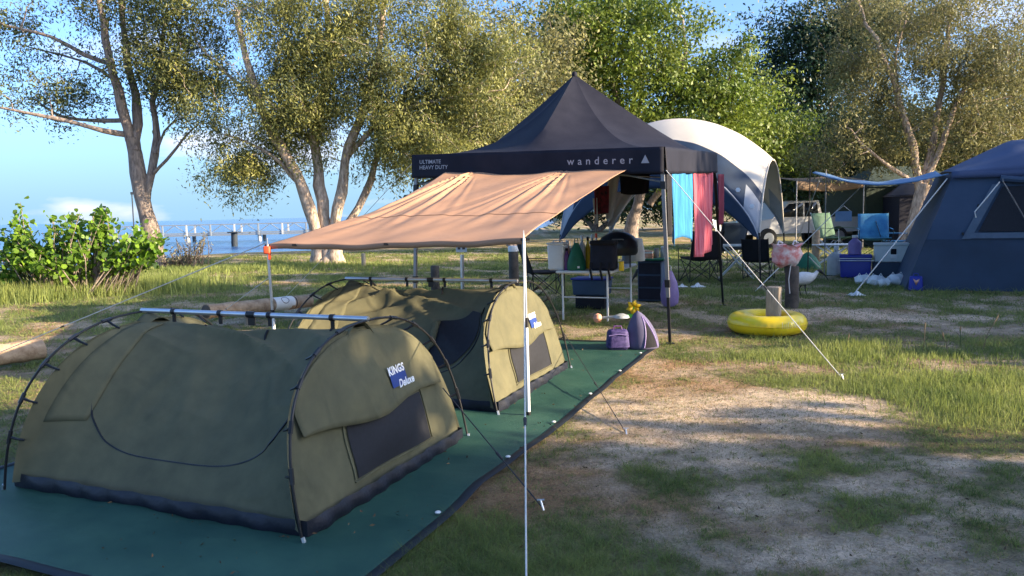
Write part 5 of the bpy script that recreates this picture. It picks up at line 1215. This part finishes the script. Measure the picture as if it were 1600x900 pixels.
# ------------------------------------------------------------------ coolers, jugs and bags of the right-hand camp
p = G(1336, 433)
t = thing('cool_box', 'royal blue cool box with white lid band on the ground', 'cooler', p); X = tr_dir; Y = tb_dir; kk = p.y / FPX
obj('body', MB().bbox(p + Vector((0, 0, .21)), (.60, .40, .42), .03, X, Y, taper=1.05), 'esky_blue', t); obj('lid', MB().bbox(p + Vector((0, 0, .465)), (.66, .45, .07), .025, X, Y), 'esky_blue', t); obj('band', MB().bbox(p + Vector((0, 0, .425)), (.645, .435, .02), .008, X, Y), 'plastic_white', t)
obj('handle', MB().tube([p - X * .34 + Vector((0, 0, .36)), p - X * .36 - Y * .24 + Vector((0, 0, .38)), p + X * .36 - Y * .24 + Vector((0, 0, .38)), p + X * .34 + Vector((0, 0, .36))], .010, 6), 'plastic_white', t)
p2 = p + Vector((-.02, 0, .502)); bottle('water_jug', 'lilac-white plastic jug standing on the blue cool box', p2, .14, .42, 'plastic_lilac', 'plastic_white', .4, 'jug', 1, .8)
p2 = G(1306, 430); bottle('water_jug', 'tall cloudy plastic water jug left of the blue cool box', p2, .20, .66, 'plastic_clear', 'plastic_white', .25, 'jug', 1, .8)
p = G(1394, 433)
t = thing('camp_fridge', 'white portable fridge with black latch on a dark case', 'fridge', p)
obj('body', MB().bbox(p + Vector((0, 0, .52)), (.74, .42, .36), .03, X, Y), 'fridge_white', t); obj('lid', MB().bbox(p + Vector((0, 0, .72)), (.77, .45, .06), .02, X, Y), 'fridge_white', t); obj('latch', MB().bbox(p - Y * .215 + Vector((0, 0, .57)), (.11, .03, .12), .01, X, Y), 'cloth_black', t); obj('drain_cap', MB().bbox(p - Y * .212 + X * .01 + Vector((0, 0, .47)), (.13, .015, .10), .006, X, Y), 'plastic_white', t)
obj('case_below', MB().bbox(p + Vector((0, 0, .17)), (.80, .44, .33), .02, X, Y), 'tent_lower', t)
p = G(1429, 452) - Y * .18
t = thing('gift_bag', 'small royal blue bag with pink emblem by the cabin tent corner', 'bag', p); obj('body', MB().bbox(p + Vector((0, 0, .13)), (.24, .14, .26), .02, X, Y, taper=.85), 'esky_blue', t); obj('handle', MB().tube([p - X * .05 + Vector((0, 0, .25)), p - X * .03 + Vector((0, 0, .31)), p + X * .03 + Vector((0, 0, .31)), p + X * .05 + Vector((0, 0, .25))], .008, 6), 'esky_blue', t)
m_ = MB(); c = p - Y * .076 + Vector((0, 0, .17)); m_.add([c - X * .055 + Vector((0, 0, .05)), c + Vector((0, 0, -.075)), c + X * .055 + Vector((0, 0, .05)), c + Vector((0, 0, .02))], [(0, 1, 2, 3)]); obj('emblem', m_, 'toy_pink', t, solid=.004)
def sack(label, px, py, r):
    p = G(px, py); t = thing('carrier_bag', label, 'bag', p, 0, 'white carrier bags by the coolers'); m_ = MB(); m_.lathe([(r * .75, 0), (r, r * .3), (r * .95, r * .8), (r * .6, r * 1.15), (r * .2, r * 1.3)], p, 16, sx=1.15, sy=.8)
    m_.v = [(x + .02 * math.sin(z * 50 + y * 30), y + .015 * math.sin(x * 40), z + .012 * math.sin(x * 33 + y * 20) * (z > .03)) for x, y, z in m_.v]; obj('body', m_, 'plastic_white', t)
    for q in (-1, 1): obj('handle', MB().tube([p + Vector((.3 * r * q, 0, r * 1.2)), p + Vector((.5 * r * q, 0, r * 1.5)), p + Vector((.7 * r * q, 0, r * 1.15))], .008, 5), 'plastic_white', t)
sack('white carrier bag just right of the blue cool box foot', 1348, 443, .14); sack('white carrier bag second from the blue cool box', 1370, 445, .15); sack('low white carrier bag in front of the fridge', 1382, 447, .12); sack('plump white carrier bag nearest the cabin tent', 1401, 444, .16)
p = G(1300, 415)
t = thing('folding_table', 'low white folding table with crossed legs at the right-hand camp', 'table', p); obj('table_top', MB().bbox(p + Vector((0, 0, .56)), (1.0, .55, .03), .012, X, Y), 'plastic_white', t)
for s_ in (-1, 1):
    for q in (-1, 1): obj('leg', MB().tube([p + X * .4 * q + Y * .22 * s_, p - X * .4 * q + Y * .22 * s_ + Vector((0, 0, .54))], .014, 8), 'white_pole', t)
p = at(1318, 338, 18.0)
t = thing('notice_board', 'small pale board tied to the fly pole', 'board', p); obj('plate', MB().box(p, (.36, .012, .24), X, Y), 'tarp_blue', t); obj('string', MB().tube([p + X * -.15 + Vector((0, 0, .12)), p + Vector((0, 0, .25)), p + X * .15 + Vector((0, 0, .12))], .006, 5), 'rope', t)
p = G(1262, 420) ; t = thing('tarp_bundle', 'dark green tarp bundle with white cord behind the shopping bag', 'tarp', p); m_ = MB(); m_.lathe([(.34, 0), (.32, .12), (.2, .3), (.05, .42)], p, 14, sx=1, sy=.7); obj('body', m_, 'bag_green', t); obj('cord', MB().tube([p + Vector((-.05, -.2, .33)), p + Vector((.05, -.25, .2)), p + Vector((.2, -.24, .05))], .012, 5), 'rope', t)

# ------------------------------------------------------------------ far tents and ute
def ridge_tent(name, label, p, wd, dp, h, m, door=None, rz=0.0, wallh=.9):
    t = thing(name, label, 'tent', p, rz)
    obj('wall', MB().box(V(0, 0, wallh / 2), (wd, dp, wallh)), m, t, world=False)
    m_ = MB(); hx, hy = wd / 2 + .06, dp / 2 + .06; m_.add([(-hx, -hy, wallh - .05), (hx, -hy, wallh - .05), (hx, hy, wallh - .05), (-hx, hy, wallh - .05), (-hx * .45, 0, h), (hx * .45, 0, h)], [(0, 1, 5, 4), (2, 3, 4, 5), (1, 2, 5), (3, 0, 4), (3, 2, 1, 0)]); obj('roof', m_, m, t, world=False)
    if door: obj('door', MB().box(V(door[0], -dp / 2 - .02, wallh * .48), (door[1], .03, wallh * .9)), door[2], t, world=False)
    return t
p = at(1400, 396, 31); p.z = 0
ridge_tent('cabin_tent', 'dark green canvas tent with brown door under the right trees', p, 4.6, 3.2, 3.1, 'tent_green', (-.7, .9, 'door_brown'), .1, 2.3)
p = at(1455, 396, 29); p.z = 0
ridge_tent('cabin_tent', 'near-black tent seen behind the blue cabin tent', p, 3.6, 3.0, 2.5, 'bag_navy', None, -.1, 1.9)
t0 = at(1245, 283, 27); t1 = at(1350, 280, 28)
t = thing('tarp_shelter', 'brown tarp shelter strung low beneath the right trees', 'shelter', Vector((t0.x, t0.y, 0)))
m_ = MB(); m_.grid(lambda a, b: t0.lerp(t1, a) + Vector((0, 3.0 * b, .30 * b - .1 * math.sin(math.pi * a))), 16, 8); obj('sheet', m_, 'tarp_brown', t, solid=.01); m_ = MB(); m_.grid(lambda a, b: t0.lerp(t1, a) + Vector((0, 0, -.1 * math.sin(math.pi * a) - .30 * b)), 16, 3); obj('valance', m_, 'tarp_brown', t, solid=.01)
for q in (t0, t1): obj('pole', MB().tube([Vector((q.x, q.y, 0)), q], .02, 6), 'steel_grey', t)
# ute
p = at(1235, 400, 30); p.z = 0
t = thing('parked_ute', 'white ute parked behind the dome shelter', 'car', p, math.radians(14))
m_ = MB(); prof = [(-2.5, .55), (-2.5, 1.0), (-1.4, 1.12), (-.7, 1.75), (.6, 1.80), (.8, 1.15), (2.4, 1.12), (2.45, .55)]
hw = .88
m_.v = [(x, -hw, z) for x, z in prof] + [(x, hw, z) for x, z in prof]; n = len(prof); m_.f = [tuple(range(n - 1, -1, -1)), tuple(range(n, 2 * n))] + [(i, (i + 1) % n, n + (i + 1) % n, n + i) for i in range(n)]; m_.mi = [0] * len(m_.f)
bd = obj('body', m_, 'car_white', t, world=False, smooth=False)
for s_ in (-1, 1):
    m_ = MB(); m_.add([(-1.25, s_ * .886, 1.18), (-.68, s_ * .886, 1.68), (-.08, s_ * .886, 1.71), (-.08, s_ * .886, 1.18)], [(0, 1, 2, 3)]); obj('window', m_, 'car_glass', bd, world=False, solid=.01)
    m_ = MB(); m_.add([(0, s_ * .886, 1.18), (0, s_ * .886, 1.71), (.52, s_ * .886, 1.72), (.62, s_ * .886, 1.18)], [(0, 1, 2, 3)]); obj('window', m_, 'car_glass', bd, world=False, solid=.01)
    for x in (-1.6, 1.5):
        w0 = obj('wheel', MB().lathe([(.20, -.12), (.37, -.12), (.39, -.06), (.39, .06), (.37, .12), (.20, .12)], V(x, s_ * .82, .39), 20, X=V(1, 0, 0), Y=V(0, 0, 1), Z=V(0, 1, 0)), 'rubber', t, world=False); obj('rim', MB().lathe([(.05, .0), (.20, .02), (.22, .03)], V(x, s_ * .95, .39), 14, X=V(1, 0, 0), Y=V(0, 0, 1), Z=V(0, s_, 0)), 'aluminium', w0, world=False)
m_ = MB(); m_.add([(.625, -.78, 1.72), (.625, .78, 1.72), (.80, .82, 1.22), (.80, -.82, 1.22)], [(0, 1, 2, 3)]); obj('rear_window', m_, 'car_glass', bd, world=False, solid=.01)
obj('tailgate', MB().box(V(2.47, 0, .85), (.04, 1.6, .5)), 'car_white', t, world=False); obj('bumper', MB().box(V(2.5, 0, .52), (.12, 1.7, .14)), 'steel_grey', t, world=False)
for s_ in (-1, 1): obj('tail_light', MB().box(V(2.48, s_ * .80, .98), (.05, .12, .2)), 'orange_plastic', t, world=False)

# ------------------------------------------------------------------ jetty and mooring post
jz = -.02; JY = 84.0
xa, xb = at(150, 360, JY).x, at(660, 350, JY).x
t = thing('jetty', 'long white-railed jetty crossing the water at left', 'jetty', (xa, JY, -.85))
obj('deck', MB().box(V((xa + xb) / 2, JY, jz - .08), (xb - xa, 2.2, .16)), 'jetty_grey', t)
sp = 2.62; n = int((xb - xa) / sp)
for f in (-1, 1):
    for z in (jz + .12, jz + 1.05): obj('rail', MB().box(V((xa + xb) / 2, JY + f * 1.05, z), (xb - xa, .09, .10)), 'jetty_grey', t)
for i in range(n + 1):
    x = xa + i * sp
    for f in (-1, 1):
        if i % 2 == 0 or f < 0: obj('post', MB().box(V(x, JY + f * 1.13, jz + .45), (.16, .12, 1.2)), 'jetty_white' if i % 2 == 0 else 'jetty_grey', t)
    if i < n:
        for q in (0, 1):
            obj('brace', MB().tube([V(x + q * sp / 2, JY - 1.05, jz + (.12 if q == 0 else 1.05)), V(x + (q + 1) * sp / 2, JY - 1.05, jz + (1.05 if q == 0 else .12))], .045, 5), 'jetty_grey', t)
    if i % 3 == 1:
        for f in (-1, 1): obj('pile', MB().tube([V(x, JY + f * .8, -2.2), V(x, JY + f * .8, jz)], .2, 10), 'jetty_white', t)
p = at(366, 384, 68); p.z = -.85
t = thing('mooring_post', 'dark mooring post with flat cap standing in the water', 'post', p); obj('pile', MB().tube([p - Vector((0, 0, 1)), at(366, 364, 68)], .28, 12), 'pile_dark', t); obj('cap', MB().bbox(at(366, 363, 68), (.95, .95, .12), .04), 'pile_dark', t)
p = at(207, 330, 75); p.z = -.9
t = thing('channel_marker', 'thin dark channel marker pole beyond the leftmost paperbark', 'post', p); obj('shaft', MB().tube([p, at(206, 302, 75)], .06, 6), 'pile_dark', t); obj('topmark', MB().box(at(206, 302, 75), (.25, .1, .25)), 'pile_dark', t)
for k, (px, py) in enumerate(((1443, 548), (1500, 545), (1535, 548), (1320, 548), (1480, 552))):
    p = G(px, py); t = thing('seed_stalk', ('brown weed stalk, leftmost on the sunny verge', 'pale weed stalk in the middle of the sunny verge', 'leaning pale weed stalk nearest the right edge', 'low weed stalk right of the yellow ring', 'small weed stalk between the other two on the verge')[k], 'weed', p, 0, 'weed stalks on the verge')
    h = (.28, .22, .36, .16, .2)[k]; ln = (.02, .01, .16, .05, -.04)[k]; tip = p + Vector((ln, .02, h)); obj('stem', MB().tube([p, p + Vector((ln * .3, 0, h * .5)), tip], .004, 5), 'dry_blade' if k % 2 == 0 else 'grass_blade', t)
    m_ = MB(); m_.tube([tip - Vector((ln * .12, 0, .05)), tip, tip + Vector((ln * .1, 0, .03))], [.004, .010, .002], 5); obj('seed_head', m_, 'dry_blade', t)
    for q in (.35, .6):
        b0 = p + Vector((ln * q * .6, 0, h * q)); obj('leaf', MB().tube([b0, b0 + Vector((.05 if q < .5 else -.05, 0, .05)), b0 + Vector((.09 if q < .5 else -.08, 0, .045))], [.004, .006, .001], 5, flat=.3), 'grass_blade', t)
